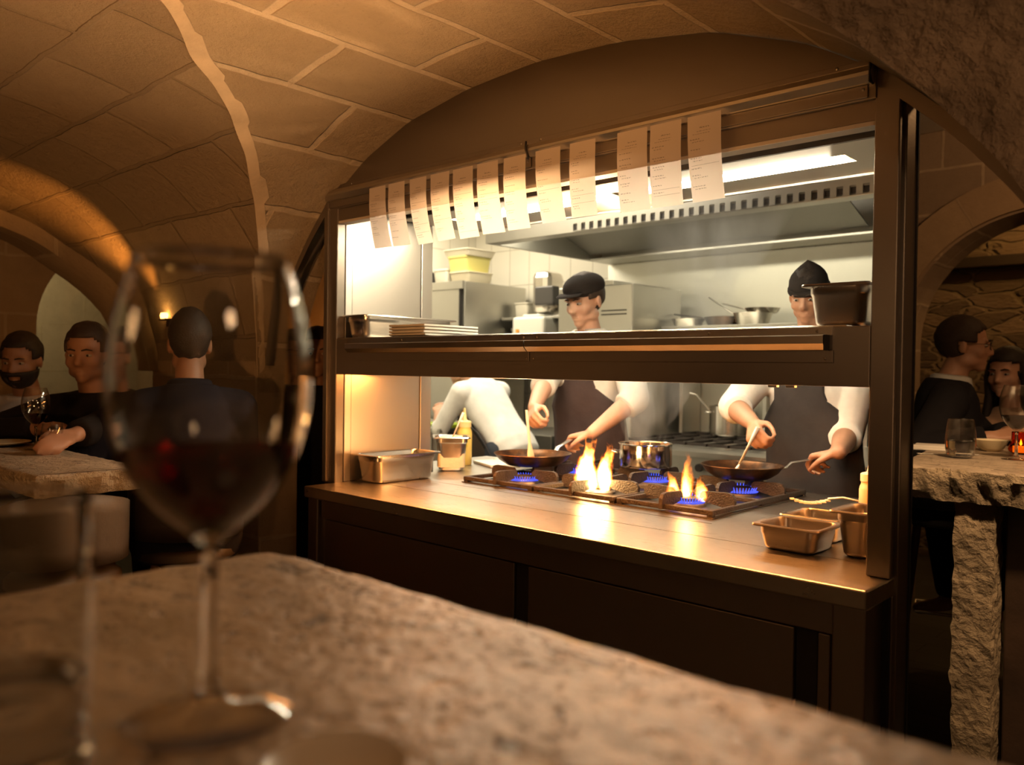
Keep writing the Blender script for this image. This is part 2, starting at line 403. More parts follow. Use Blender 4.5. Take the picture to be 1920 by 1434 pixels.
# ---- right hall behind the pass
JOINT = stone_blocks('jointed_stone', (.36, .27, .19), (.31, .23, .16), (.48, .38, .27), .42, .26, .009, .3)
arch_wall('wall_right_hall', 'y', 5.2, .36, -1.72, 1.6, 3.3, -.95, .74, 1.58, JOINT, .72)
def arch_band():
    m = MB(); n = 40; P = []
    for i in range(n+1):
        t = PI*i/n; row = []
        for r, d in ((.755, .02), (.755, -.035), (.955, -.035), (.955, .02)):
            row.append((-.95-r*math.cos(t), 5.2+d, 1.58+r*math.sin(t)*.97))
        P.append(row)
    uv = [[(j*.2, i*.06) for j in range(4)] for i in range(n+1)]
    m.grid(P, uv); return S(m.build('trim_3', stone_blocks('arch_stone', (.44, .32, .20), (.38, .27, .17), (.40, .30, .2), 2.0, .42, .006, .3, off=0), smooth=40))
arch_band()
def rubble(name, c):
    m, nt, p = new_mat(name); v = coord(nt, scale=(.9, 1, 2.6))
    vo = N(nt, 'ShaderNodeTexVoronoi', feature='DISTANCE_TO_EDGE'); vo.inputs['Scale'].default_value = 4.2; vo.inputs['Randomness'].default_value = .85
    vc = N(nt, 'ShaderNodeTexVoronoi'); vc.inputs['Scale'].default_value = 4.2; vc.inputs['Randomness'].default_value = .85
    w = N(nt, 'ShaderNodeVectorMath', operation='MULTIPLY_ADD'); nz = N(nt, 'ShaderNodeTexNoise'); nz.inputs['Scale'].default_value = 5
    nt.links.new(v, nz.inputs['Vector']); nt.links.new(nz.outputs['Color'], w.inputs[0]); w.inputs[1].default_value = (.16, .16, .16); nt.links.new(v, w.inputs[2])
    nt.links.new(w.outputs[0], vo.inputs['Vector']); nt.links.new(w.outputs[0], vc.inputs['Vector'])
    e = ramp(nt, vo.outputs['Distance'], [(.03, 0.0), (.09, 1.0)])
    sv = N(nt, 'ShaderNodeSeparateColor'); nt.links.new(vc.outputs['Color'], sv.inputs[0])
    stc = mixc(nt, sv.outputs[0], tuple(x*.45 for x in c), c)
    nt.links.new(mixc(nt, e, (.30, .22, .13), stc), p.inputs['Base Color']); p.inputs['Roughness'].default_value = .95
    nt.links.new(bump(nt, math_(nt, 'ADD', e, math_(nt, 'MULTIPLY', noise(nt, v, 25, 6), .5)), .8, .04), p.inputs['Normal']); return m
wallbox('wall_rubble', (-3.0, 6.9, 0), (1.6, 7.05, 3.3), rubble('rubble_stone', (.30, .21, .13)))
wallbox('wall_east_hall', (1.6, 1.2, 0), (1.75, 7.0, 3.3), JOINT)
wallbox('ceiling_right_hall', (-1.9, 2.06, 3.0), (1.75, 7.0, 3.05), plaster_wall('hall_plaster', 2.0))
beam = MB(); beam.span((-2.6, 6.78, 2.19), (.9, 6.9, 2.27), .008); S(beam.build('trim_4', mat('old_beam', (.05, .032, .02), .8, 0, .3, 30)))
# ---- floor
def floor_mat():
    m, nt, p = new_mat('floor_slabs'); v = coord(nt)
    b = N(nt, 'ShaderNodeTexBrick'); b.inputs['Scale'].default_value = 1; b.inputs['Brick Width'].default_value = .9; b.inputs['Row Height'].default_value = .16
    b.inputs['Mortar Size'].default_value = .004; b.inputs['Color1'].default_value = (.10, .095, .075, 1); b.inputs['Color2'].default_value = (.075, .07, .055, 1); b.inputs['Mortar'].default_value = (.03, .027, .02, 1)
    nt.links.new(v, b.inputs['Vector'])
    nt.links.new(mixc(nt, math_(nt, 'MULTIPLY', noise(nt, v, 6, 5), .5), b.outputs['Color'], (.05, .045, .035)), p.inputs['Base Color'])
    p.inputs['Roughness'].default_value = .45; nt.links.new(bump(nt, noise(nt, v, 20, 5), .15, .01), p.inputs['Normal']); return m
wallbox('floor', (-6.75, -2.2, -.06), (1.75, 7.05, 0), floor_mat())
wallbox('wall_south', (-6.75, -2.3, 0), (1.75, -2.2, 3.0), PIER)
wallbox('wall_east', (1.75, -2.3, 0), (1.85, 1.9, 3.0), PIER)
# ---- kitchen shell
def tiles(name, c, gr, w, h, rough=.18):
    m, nt, p = new_mat(name); v = coord(nt, 'UV')
    b = N(nt, 'ShaderNodeTexBrick'); b.offset = 0; b.inputs['Scale'].default_value = 1; b.inputs['Brick Width'].default_value = w; b.inputs['Row Height'].default_value = h
    b.inputs['Mortar Size'].default_value = .004; b.inputs['Mortar Smooth'].default_value = .2
    b.inputs['Color1'].default_value = (*c, 1); b.inputs['Color2'].default_value = (*[x*.96 for x in c], 1); b.inputs['Mortar'].default_value = (*gr, 1)
    nt.links.new(v, b.inputs['Vector']); nt.links.new(b.outputs['Color'], p.inputs['Base Color'])
    p.inputs['Roughness'].default_value = rough; nt.links.new(bump(nt, math_(nt, 'MULTIPLY', b.outputs['Fac'], -1), .3, .004), p.inputs['Normal']); return m
TILE = tiles('wall_tiles', (.80, .76, .64), (.52, .48, .38), .22, .30)
wallbox('wall_kitchen_back', (-6.75, 5.15, 0), (-1.705, 5.19, 2.8), TILE)
wallbox('wall_kitchen_left', (-5.35, 2.72, 0), (-5.25, 5.15, 2.8), TILE)
wallbox('wall_kitchen_front', (-5.3, 2.72, 0), (-3.13, 2.735, 2.8), TILE)
wallbox('ceiling_kitchen', (-5.35, 2.06, 2.801), (-.6, 5.19, 2.84), mat('white_ceiling', (.75, .73, .66), .7))
def slant_wall2():
    m = MB(); m.prism([(-2.722, 2.39, 0), (-3.12, 2.735, 0), (-3.14, 2.70, 0), (-2.735, 2.375, 0)], (0, 0, 2.8)); return S(m.build('wall_kitchen_corner', STEELK))
slant_wall2()
def slant_wall():
    m = MB(); a, b = Vector((-.652, 2.02, 0)), Vector((-1.68, 5.15, 0)); d = (b-a).normalized(); n = Vector((d.y, -d.x, 0))*.015
    m.prism([a, b, b+n, a+n], (0, 0, 2.8)); return S(m.build('wall_kitchen_right', STEELK))
slant_wall()
# ================================================================ THE PASS
XL, XR, YF = -2.6955, -.6818, 1.896
# ---- worktop and the cabinets below it
t = empty('pass_worktop', (-1.65, 2.4, .95), 0, 'long stainless steel pass worktop under the shelf, carrying pans and burners', 'worktop')
def W2(o, p): return tuple(a-b for a, b in zip(p, o.location))
def pbox(root, name, a, b, mt, bev=0, smooth=None, label=None, parent=None):
    m = MB(); m.span(W2(root, a), W2(root, b), bev); o = m.build(name, mt, parent or root, smooth)
    if label: o['label'] = label
    return o
CT = .012
pbox(t, 'top', (-2.7012, 1.7607, .908), (-.6303, 2.02, .95), STEELT, .004)
m = MB(); m.prism([W2(t, p) for p in ((-2.70, 2.0205, .908), (-.672, 2.0205, .908), (-1.012, 3.06, .908), (-3.02, 3.06, .908), (-3.02, 2.69, .908), (-2.705, 2.41, .908))], (0, 0, .042)); m.build('top', STEELT, t)
pbox(t, 'seam', (-2.69, 2.205, .9495), (-1.24, 2.2085, .9505), mat('seam_steel', (.75, .72, .66), .2, 1))
pbox(t, 'end_plate', (-.655, 1.925, .60), (-.632, 2.018, .9079), DARKST, .002)
c = empty('pass_cabinet', (-1.65, 2.2, 0), 0, 'dark brown steel base cabinet with sliding doors below the pass worktop', 'cabinet')
m = MB(); m.prism([W2(c, p) for p in ((-2.68, 1.812, .10), (-.665, 1.812, .10), (-.665, 2.0, .10), (-.99, 2.95, .10), (-2.68, 2.95, .10))], (0, 0, .807)); m.build('body', DARKST, c)
pbox(c, 'top_rail', (-2.63, 1.790, .835), (-.70, 1.8115, .9075), DARKST, .002)
pbox(c, 'door', (-2.615, 1.797, .10), (-1.655, 1.8115, .83), DARKST, .003)
pbox(c, 'door', (-1.600, 1.797, .10), (-.80, 1.8115, .83), DARKST, .003)
for x in (-1.652, -.797):
    pbox(c, 'recess', (x, 1.806, .10), (x+.048, 1.8125, .83), BLACK)
pbox(c, 'panel', (-.745, 1.797, .10), (-.718, 1.8115, .83), DARKST, .002)
for a, b in ((-.708, -.636), (-2.70, -2.640)):
    pbox(c, 'corner_post', (a, 1.778, 0), (b, 1.83, .907), DARKST, .004)
pbox(c, 'plinth', (-2.66, 1.85, 0), (-1.0, 2.85, .0999), BLACK)
pbox(c, 'end_panel', (-.66, 1.83, .02), (-.648, 2.01, .907), DARKST, .002)
# ---- frame: posts, header, side panel, arch panel
f = empty('kitchen_pass', (-1.69, 1.93, 0), 0, 'tall bronzed stainless steel frame around the kitchen pass opening', 'pass')
pbox(f, 'post', (-2.768, YF, 0), (XL-.002, 1.935, 2.085), STEELB, .004)
pbox(f, 'post', (-2.768, YF-.012, .95), (-2.742, YF+.01, 2.04), STEELB, .003)
pbox(f, 'post', (XR, YF, .951), (-.628, 1.912, 2.12), STEELB, .003)
pbox(f, 'post_core', (XR+.004, 1.912, .02), (-.636, 1.926, 2.11), BLACK)
pbox(f, 'post', (-.668, 1.926, .02), (-.622, 1.992, 2.06), STEELB, .003)
pbox(f, 'edge_trim', (-.632, 1.990, .02), (-.618, 1.998, 2.06), BLACK)
# left side panel: two upright strips and an inset sheet, seen from inside
pbox(f, 'side_panel', (-2.716, 1.94, .951), (XL-.005, 2.385, 2.02), STEELV)
pbox(f, 'side_strip', (-2.716, 1.936, .951), (XL, 1.968, 2.0), STEELV, .002)
pbox(f, 'side_strip', (-2.716, 2.325, .951), (XL, 2.385, 2.0), STEELV, .002)
for y in (1.9695, 2.3235):
    pbox(f, 'side_seam', (-2.70, y-.0012, .951), (XL-.0035, y+.0012, 2.0), BLACK)
# header behind the ticket rail
pbox(f, 'header', (-2.745, YF-.004, 2.008), (XR+.004, YF+.012, 2.085), STEELB, .002)
pbox(f, 'header', (-2.745, YF+.006, 1.962), (XR+.004, YF+.020, 2.008), STEELB, .001)
pbox(f, 'header_lip', (-2.745, YF+.006, 1.952), (XR+.004, 1.945, 1.9618), mat('satin_lip', (.62, .55, .46), .45, .2), .001)
# arch shaped sheet that closes the vault above the header
m = MB(); n = 60; lo, hi = [], []
for i in range(n+1):
    x = -2.77+(-.632+2.77)*i/n; lo.append((x, 1.903, 2.06)); hi.append((x, 1.903, z1(x)-.004))
front = [lo[i] for i in range(n+1)]+[hi[i] for i in range(n, -1, -1)]
m.prism(front, (0, .012, 0))
a = m.build('arch_panel', STEELB); tag(a, 'curved bronze-brown steel sheet filling the vault arch above the ticket rail', 'panel')
# steel bar that edges the arch left and right of the frame
for x0, x1 in ((-3.14, -2.74), (-.632, -.24)):
    m = MB(); P = []
    for i in range(25):
        x = x0+(x1-x0)*i/24; zz = z1(x)
        P.append([(x, 1.885, zz-.002), (x, 1.885, zz-.042), (x, 1.94, zz-.042), (x, 1.94, zz-.002)])
    m.rings(P); S(m.build('trim_5' if x0 < -2 else 'trim_6', STEELB, smooth=40))
# ---- ticket rail along the header
def rail(name, xa, xb, xj, y, z, prof, label, mt, lip=True):
    """profile bar in two lengths with a joint; prof = (dy, dz) section"""
    r = empty(name, ((xa+xb)/2, y, z), 0, label, 'rail')
    for p, q in ((xa, xj-.002), (xj+.002, xb)):
        m = MB(); m.rings([[W2(r, (x, y+dy, z+dz)) for dy, dz in prof] for x in (p, q)]); m.build('bar', mt, r, 25)
    return r
PR = [(0, .046), (0, .040), (-.022, .036), (-.030, .022), (-.030, .014), (-.018, 0), (0, 0)]
rl = rail('ticket_rail', -2.765, XR+.002, -1.690, 1.893, 2.040, PR, 'long steel ticket rail holding paper order tickets along the header', STEEL)
def screw(root, p, r=.0045):
    m = MB(); m.ell(W2(root, p), (r, r*.5, r), u=10, v=8); m.build('screw', mat('screw_steel', (.35, .32, .28), .35, 1), root, 180)
pbox(rl, 'flange', (-2.745, 1.8885, 2.082), (XR, 1.893, 2.096), STEELB, .001)
for x in (-1.735, -1.655, -.765, -2.6): screw(rl, (x, 1.8885, 2.090))
pbox(rl, 'lower_plate', (-2.740, 1.8875, 2.012), (-1.692, 1.8915, 2.0398), STEELB, .001)
pbox(rl, 'lower_plate', (-1.688, 1.8875, 2.012), (-.695, 1.8915, 2.0398), STEELB, .001)
for x in (-1.705, -1.674, -.705): screw(rl, (x, 1.8875, 2.030), .004)
pbox(rl, 'end_cap', (XR-.003, 1.860, 2.036), (XR+.0015, 1.8875, 2.088), BLACK, .002)
m = MB(); m.tube([W2(rl, p) for p in ((-1.690, 1.862, 2.083), (-1.690, 1.860, 2.070), (-1.688, 1.858, 2.058), (-1.690, 1.868, 2.046), (-1.690, 1.872, 2.03))], .003, 8)
m.build('hook', BLACK, rl, 180)
# ---- pass shelf
s = empty('pass_shelf', (-1.69, 2.1, 1.37), 0, 'deep steel pass shelf across the opening, lit orange underneath', 'shelf')
pbox(s, 'fascia', (XL, YF, 1.370), (XR, YF+.015, 1.5075), STEELB, .002)
pbox(s, 'shelf_top', (XL, YF+.002, 1.499), (-.735, 2.36, 1.5105), STEELT, .002)
pbox(s, 'shelf_bottom', (XL, YF+.014, 1.385), (-.75, 2.345, 1.395), STEEL)
pbox(s, 'rear_edge', (XL, 2.347, 1.372), (-.78, 2.360, 1.4985), STEEL, .002)
pbox(s, 'front_strip', (-2.62, YF-.004, 1.487), (-.765, YF+.001, 1.5075), STEEL, .001)
for x in (-1.717, -1.664, -1.08, -.80, -2.3): screw(s, (x, YF-.004, 1.497), .0045)
for xc in (-2.20, -1.22):
    m = MB(); m.box(W2(s, (xc, 2.10, 1.381)), (.90, .07, .007), .002); m.build('heat_lamp', mat('heat_glow', (1, .5, .2), .5, emit=(1, .34, .075), estr=78), s)['label'] = 'glowing orange heat lamp strip'
    pbox(s, 'lamp_clip', (xc-.46, 2.06, 1.372), (xc-.44, 2.14, 1.384), STEEL, .001); pbox(s, 'lamp_clip', (xc+.44, 2.06, 1.372), (xc+.46, 2.14, 1.384), STEEL, .001)
for x in (-.93, -.885): pbox(s, 'lamp_clip', (x, 1.915, 1.364), (x+.022, 1.93, 1.3699), STEEL, .001)
PR2 = [(0, .034), (-.026, .034), (-.028, .032), (-.028, .014), (-.014, 0), (0, 0)]
r2 = rail('ticket_rail', -2.598, -.775, -1.690, 1.8915, 1.4535, PR2, 'empty steel ticket rail on the front of the pass shelf', STEEL)
for p, q in ((-2.555, -1.692), (-1.688, -.762)): pbox(r2, 'lower_plate', (p, 1.890, 1.424), (q, 1.8935, 1.4533), STEELB, .001)
for x in (-1.703, -1.676, -.78): screw(r2, (x, 1.890, 1.433), .0035)
pbox(r2, 'end_cap', (-.7745, 1.865, 1.452), (-.7700, 1.8912, 1.488), BLACK, .001)
# ---- light canopy behind the header: long box with two recessed tubes
k = empty('light_canopy', (-1.7, 2.35, 2.0), 0, 'long steel light canopy with two glowing tubes behind the header', 'lamp')
pbox(k, 'front_face', (-2.66, 2.168, 2.0), (-.755, 2.18, 2.14), mat('canopy_face', (.10, .085, .07), .5, .3))
for a, b in ((2.18, 2.298), (2.388, 2.545)): pbox(k, 'underside', (-2.66, a, 2.0), ((-.77 if a < 2.2 else -.845), b, 2.008), STEEL)
for a, b in ((-2.66, -2.49), (-1.745, -1.715), (-.905, -.80)): pbox(k, 'underside', (a, 2.298, 2.0), (b, 2.388, 2.008), STEEL)
pbox(k, 'rear_lip', (-2.66, 2.545, 1.993), (-.84, 2.56, 2.14), STEEL)
pbox(k, 'housing', (-2.66, 2.18, 2.13), (-.84, 2.545, 2.14), STEELB)
TUBE = mat('tube_glow', (1, .95, .8), .5, emit=(1, .84, .58), estr=120)
REFL = mat('reflector', (.85, .62, .35), .25, 1)
for xa, xb in ((-2.48, -1.755), (-1.705, -.915)):
    m = MB(); m.tube([W2(k, (xa+.055, 2.343, 2.014)), W2(k, (xb-.055, 2.343, 2.014))], .036, 16, flat=(1, .55)); m.build('light_tube', TUBE, k, 180)
    m = MB()
    y0, y1, zt = 2.299, 2.387, 2.060
    m.poly([W2(k, p) for p in ((xa, y0, 2.008), (xb, y0, 2.008), (xb-.05, y0+.012, zt), (xa+.05, y0+.012, zt))])
    m.poly([W2(k, p) for p in ((xa, y1, 2.008), (xb, y1, 2.008), (xb-.05, y1-.012, zt), (xa+.05, y1-.012, zt))])
    m.poly([W2(k, p) for p in ((xa+.05, y0+.012, zt), (xb-.05, y0+.012, zt), (xb-.05, y1-.012, zt), (xa+.05, y1-.012, zt))])
    for x, x2 in ((xa, xa+.05), (xb, xb-.05)):
        m.poly([W2(k, p) for p in ((x, y0, 2.008), (x, y1, 2.008), (x2, y1-.012, zt), (x2, y0+.012, zt))])
    m.build('reflector', REFL, k, fix=False)
# ---- order tickets
TK = [(-2.4061, .0923, 1.833), (-2.2981, .0878, 1.831), (-2.1833, .0871, 1.827), (-2.0722, .0919, 1.83), (-1.963, .0933, 1.826), (-1.8512, .0916, 1.829), (-1.7351, .0905, 1.83),
      (-1.6027, .0955, 1.838), (-1.4735, .0916, 1.839), (-1.3048, .0967, 1.834), (-1.1995, .0938, 1.834), (-1.0872, .095, 1.835)]
PAPER = mat('ticket_paper', (.92, .82, .75), .75)
def paper_mat():
    nt = PAPER.node_tree; p = nt.nodes['Principled BSDF']; tl = N(nt, 'ShaderNodeBsdfTranslucent'); tl.inputs[0].default_value = (.95, .84, .75, 1); mx = N(nt, 'ShaderNodeMixShader'); mx.inputs[0].default_value = .45
    nt.links.new(p.outputs[0], mx.inputs[1]); nt.links.new(tl.outputs[0], mx.inputs[2]); nt.links.new(mx.outputs[0], nt.nodes['Material Output'].inputs[0])
paper_mat()
PRINT = mat('ticket_print', (.30, .24, .21), .8)
TL = ['first order ticket at the far end of the rail, beside the frame post', 'second order ticket along the rail from the far end', 'third order ticket along the rail from the far end',
      'fourth order ticket along the rail, above the folded tray and plates', 'fifth order ticket along the rail, first with a glowing tube behind it', 'sixth order ticket along the rail from the far end',
      'seventh order ticket, just before the joint and hook of the rail', 'order ticket just after the joint and hook of the rail', 'order ticket standing before the wide gap in the row',
      'order ticket just after the wide gap, third from the near end', 'middle one of the last three order tickets on the rail', 'nearest and largest order ticket, last one on the rail']
for i, ((x, w, zb), lb) in enumerate(zip(TK, TL)):
    rnd = random.Random(i*7+1); h = 2.046-zb+.004; y0 = 1.8605
    t = empty('order_ticket', (x, y0, 2.046), 0, 'white paper '+lb, 'ticket', 'order tickets on the rail')
    cur = rnd.uniform(.030, .042) if i < 8 else rnd.uniform(.020, .028); tw = rnd.uniform(-.004, .004); lean = rnd.uniform(-.003, .004)
    def P(u, v, d=0, cur=cur, tw=tw, lean=lean, w=w, h=h):       # u across -.5...5, v down 0..1
        yy = cur*max(0, v-.25)**1.7*1.5 + tw*u*v*2
        return (u*w+lean*v, yy-d, -h*(v-.06*max(0, v-.4)**2*cur*20))
    m = MB(); V = m.grid([[P(-.5+a/6, b/20) for b in range(21)] for a in range(7)])
    m.build('sheet', PAPER, t, 180)
    m = MB()
    def dash(u0, u1, v0, v1):
        n = max(1, int((u1-u0)/.08))
        for q in range(n): a, b = u0+(u1-u0)*q/n, u0+(u1-u0)*(q+1)/n; m.poly([P(a, v0, .0005), P(b, v0, .0005), P(b, v1, .0005), P(a, v1, .0005)])
    def words(u, v, ln, hh):
        e = u+ln
        while u < e:
            l = rnd.uniform(.035, .07); k2 = 0
            while k2 < l and u < e: dash(u, u+.012, v+rnd.uniform(0, hh*.4), v+hh*rnd.uniform(.6, 1)); u += .018; k2 += .018
            u += .022
    words(-.13, .14, .28, .018); words(-.22, .185, .40, .010); words(-.34, .215, .5, .009)
    v = .27
    while v < .86:
        words(-.42, v, rnd.uniform(.22, .42), .015)
        if rnd.random() < .55: v += .032; words(-.36, v, rnd.uniform(.18, .4), .012)
        v += rnd.uniform(.065, .105)
        if rnd.random() < .3: dash(-.42, .42, v-.03, v-.027)
    m.build('printing', PRINT, t, fix=False)
# ================================================================ PANS AND TOOLS
def rrect(w, l, r, z, n=5):
    pts = []
    for cx, cy_, a0 in ((w/2-r, l/2-r, 0), (-w/2+r, l/2-r, PI/2), (-w/2+r, -l/2+r, PI), (w/2-r, -l/2+r, 3*PI/2)):
        for i in range(n+1): a = a0+PI/2*i/n; pts.append((cx+r*math.cos(a), cy_+r*math.sin(a), z))
    return pts
def gn_pan(name, loc, w, l, h, label, rz=0, group=None, mt=None, cat='pan'):
    t = empty(name, loc, rz, label, cat, group); mt = mt or PANST
    fl = .012; tp = .010*h/.1; iw, il = w-2*fl, l-2*fl; R = []; th = .0012
    # outer side upward from the bottom, round the rim, and down inside
    for k in range(5): a = PI/2*k/4; q = .014; R.append(rrect(iw-2*tp-2*q*(1-math.sin(a)), il-2*tp-2*q*(1-math.sin(a)), .026-q*.6*(1-math.sin(a)), q*(1-math.cos(a))))
    zs = h-.028
    R.append(rrect(iw-2*tp*.3, il-2*tp*.3, .026, zs)); R.append(rrect(iw, il, .028, zs+.004)); R.append(rrect(iw, il, .028, h-.004))
    R.append(rrect(w-.004, l-.004, .012, h-.004)); R.append(rrect(w, l, .013, h-.0065)); R.append(rrect(w+.001, l+.001, .0135, h-.003)); R.append(rrect(w-.003, l-.003, .012, h)); R.append(rrect(iw+.004, il+.004, .03, h-.0005))
    R.append(rrect(iw-2*th, il-2*th, .027, h-.006)); R.append(rrect(iw-2*th, il-2*th, .027, zs+.005)); R.append(rrect(iw-2*tp*.3-2*th, il-2*tp*.3-2*th, .025, zs+.001))
    for k in range(4, -1, -1): a = PI/2*k/4; q = .014; R.append(rrect(iw-2*tp-2*q*(1-math.sin(a))-2*th, il-2*tp-2*q*(1-math.sin(a))-2*th, .025-q*.6*(1-math.sin(a)), q*(1-math.cos(a))+th))
    m = MB(); m.rings(R); m.build('body', mt, t, 40)
    return t
ZC = .9502
DARKPAN = steel('tarnished_pan', (.42, .38, .34), .3, (1, 1, 10), .08)
gn_pan('gastronorm_pan', (-2.607, 2.13, ZC), .165, .33, .11, 'empty shallow long steel food pan on the worktop against the left side panel')
g6 = gn_pan('gastronorm_pan', (-2.705, 2.515, ZC), .17, .165, .150, 'deep steel food pan holding a white spoon, behind the long shallow pan', -.72)
gn_pan('gastronorm_pan', (-.913, 2.062, ZC), .176, .170, .066, 'shallow square steel food pan at the right end of the worktop, in front', 0, None, DARKPAN)
gb = gn_pan('gastronorm_pan', (-.930, 2.245, ZC), .17, .165, .066, 'shallow steel pan with orange light painted inside, behind the square pan at the right end', 0)
gn_pan('gastronorm_pan', (-.768, 2.115, ZC), .112, .172, .115, 'tall narrow steel food pan standing against the right frame post on the worktop', 0, None, DARKPAN)
gn_pan('gastronorm_pan', (-2.618, 2.155, 1.5108), .15, .48, .088, 'long steel food pan on the upper shelf beside the left side panel')
gn_pan('gastronorm_pan', (-.785, 2.03, 1.5108), .165, .17, .102, 'deep dark steel food pan on the right end of the upper shelf', 0, None, DARKPAN)
m = MB(); m.prism(rrect(.128, .124, .02, .018), (0, 0, .022)); m.build('sauce', mat('orange_pan_light', (.70, .26, .04), .35, 0, .3, 40), gb)  # sauce layer stands for orange light inside the pan, painted as colour
m = MB(); m.prism(rrect(.125, .120, .02, .018), (0, 0, .085)); m.build('filling', mat('pale_dressing', (.62, .55, .36), .45, 0, .3, 50), g6)
# white spoon standing in the deep pan
def spoon(name, loc, d, L, label, mt, br=.018, cat='spoon', r=.0035):
    t = empty(name, loc, 0, label, cat); d = Vector(d).normalized(); m = MB()
    m.tube([d*(L*.22), d*(L*.6), d*L], [r*.8, r*.9, r*1.5], 10, flat=(1.5, .7)); m.build('handle', mt, t, 180)
    m = MB(); m.ell(d*(L*.11), (br, br*.35, L*.14), d.to_track_quat('Z', 'Y').to_matrix()); m.build('bowl', mt, t, 180)
    return t
WHITE = mat('white_plastic', (.82, .78, .70), .35)
spoon('serving_spoon', (-2.70, 2.50, 1.062), (.22, .25, .8), .155, 'white plastic spoon leaning out of the deep food pan', WHITE)
m = MB(); m.ell((0, 0, 0), (.016, .010, .012), (0, .3, .4)); o = m.build('lemon_wedge', mat('lemon', (.80, .66, .05), .4), None, 180, loc=(-2.655, 2.545, 1.062)); tag(o, 'yellow lemon wedge in the deep food pan beside the white spoon', 'lemon')
# squeeze bottles
def bottle(loc, s, label, col, ccol):
    t = empty('squeeze_bottle', loc, 0, label, 'bottle')
    m = MB(); m.lathe([(0, 0), (.028, 0), (.031, .004), (.031, .125), (.029, .135), (.026, .142), (.0255, .150), (0, .150)], 28); m.build('body', mat('sauce_'+label[:6].strip(), col, .4, 0), t, 40)
    m = MB(); m.lathe([(.028, .1505), (.028, .172), (.024, .175), (.012, .178), (.009, .184), (.0065, .205), (.0042, .226), (0, .226)], 24, cap0=True); m.build('nozzle_cap', mat('cap_'+label[:6].strip(), ccol, .4), t, 40)
    for ch in kids(t):
        for v in ch.data.vertices: v.co *= s
    return t
bottle((-2.815, 2.70, ZC), 1.17, 'yellow mustard squeeze bottle with a pale pointed cap behind the deep food pan', (.85, .62, .16), (.85, .72, .36))
bottle((-.865, 2.43, ZC), .96, 'pale orange sauce squeeze bottle beside the right frame post', (.82, .50, .27), (.84, .62, .42))
# white board and folded cloth behind the frying pan
m = MB(); m.box((0, 0, .0075), (.22, .15, .015), .004); o = m.build('cutting_board', mat('white_board', (.83, .78, .68), .5), None, 40, loc=(-2.70, 2.80, ZC)); o.rotation_euler = (0, 0, -.4); tag(o, 'white cutting board lying behind the frying pan on the worktop', 'cutting board')
m = MB(); m.box((0, 0, .005), (.06, .05, .010), .003); m.box((.004, .003, .013), (.055, .045, .006), .003); o = m.build('folded_cloth', mat('white_cloth', (.80, .76, .68), .9, 0, .3, 80), None, 40, loc=(-2.80, 2.92, ZC)); o.location.z = ZC; tag(o, 'small folded white cloth next to the cutting board', 'cloth')
# slotted spoon resting on the pans at the right
def slotted():
    t = empty('slotted_spoon', (-1.02, 2.40, 1.015), .5, 'pale slotted spoon resting across the shallow pans by the squeeze bottle', 'spoon')
    m = MB(); n = 9
    for i in range(n):
        for j in range(5):
            if (i+j) % 2 == 0 or j in (0, 4) or i in (0, n-1):
                u, v = (i+.5)/n*2-1, (j+.5)/5*2-1
                if u*u+v*v*.6 < 1.05: m.box((u*.055, v*.022, .012-.012*(1-u*u)), (.0128, .0092, .003))
    m.build('bowl', mat('bone_white', (.72, .66, .52), .5), t)
    m = MB(); m.tube([(.05, 0, .014), (.09, -.004, .02), (.14, -.012, .012)], .005, 8, flat=(1.4, .6)); m.build('handle', MATS['bone_white'], t, 180)
    t.location = (-1.015, 2.37, 1.022)
slotted()
# stack of white trays on the upper shelf
for i in range(4):
    t = empty('serving_tray', (-2.322, 2.065, 1.5108+i*.0112), (.02, -.015, .01, 0)[i], 'rectangular white tray, '+('bottom one', 'second from the bottom', 'second from the top', 'topmost one')[i]+' of the stack on the upper shelf', 'tray', 'white trays stacked on the upper shelf')
    m = MB(); m.rings([rrect(.185, .245, .006, 0, 2), rrect(.200, .270, .008, .0045, 2), rrect(.200, .270, .008, .0105, 2), rrect(.194, .264, .007, .0105, 2), rrect(.175, .235, .005, .004, 2)]); m.build('dish', WHITE, t, 30)
# ---- cast iron grates, burners, flames
IRON = mat('cast_iron', (.032, .023, .018), .55, .2, .5, 160, .4, 30)
cook = empty('gas_burner_unit', (-1.83, 2.6, ZC), 0, 'six gas burners set into the worktop under the cast iron grates', 'burner')
m = MB(); m.span(W2(cook, (-2.385, 2.275, ZC)), W2(cook, (-1.275, 2.95, ZC+.003)), .001); m.build('drip_plate', mat('burner_plate', (.10, .085, .07), .4, .8), cook)
BX = (-2.20, -1.83, -1.46); BY = (2.44, 2.80)
for bx in BX:
    for by in BY:
        m = MB(); p = W2(cook, (bx, by, ZC+.003)); m.lathe([(.060, 0), (.058, .008), (.048, .014), (.046, .018), (0, .018)], 28, p); b = m.build('burner', mat('burner_metal', (.16, .14, .12), .5, .7), cook, 40)
        m = MB(); m.lathe([(.040, 0), (.042, .003), (.040, .009), (.030, .011), (0, .0115)], 28, (p[0], p[1], p[2]+.018)); m.build('burner_cap', IRON, b, 40)
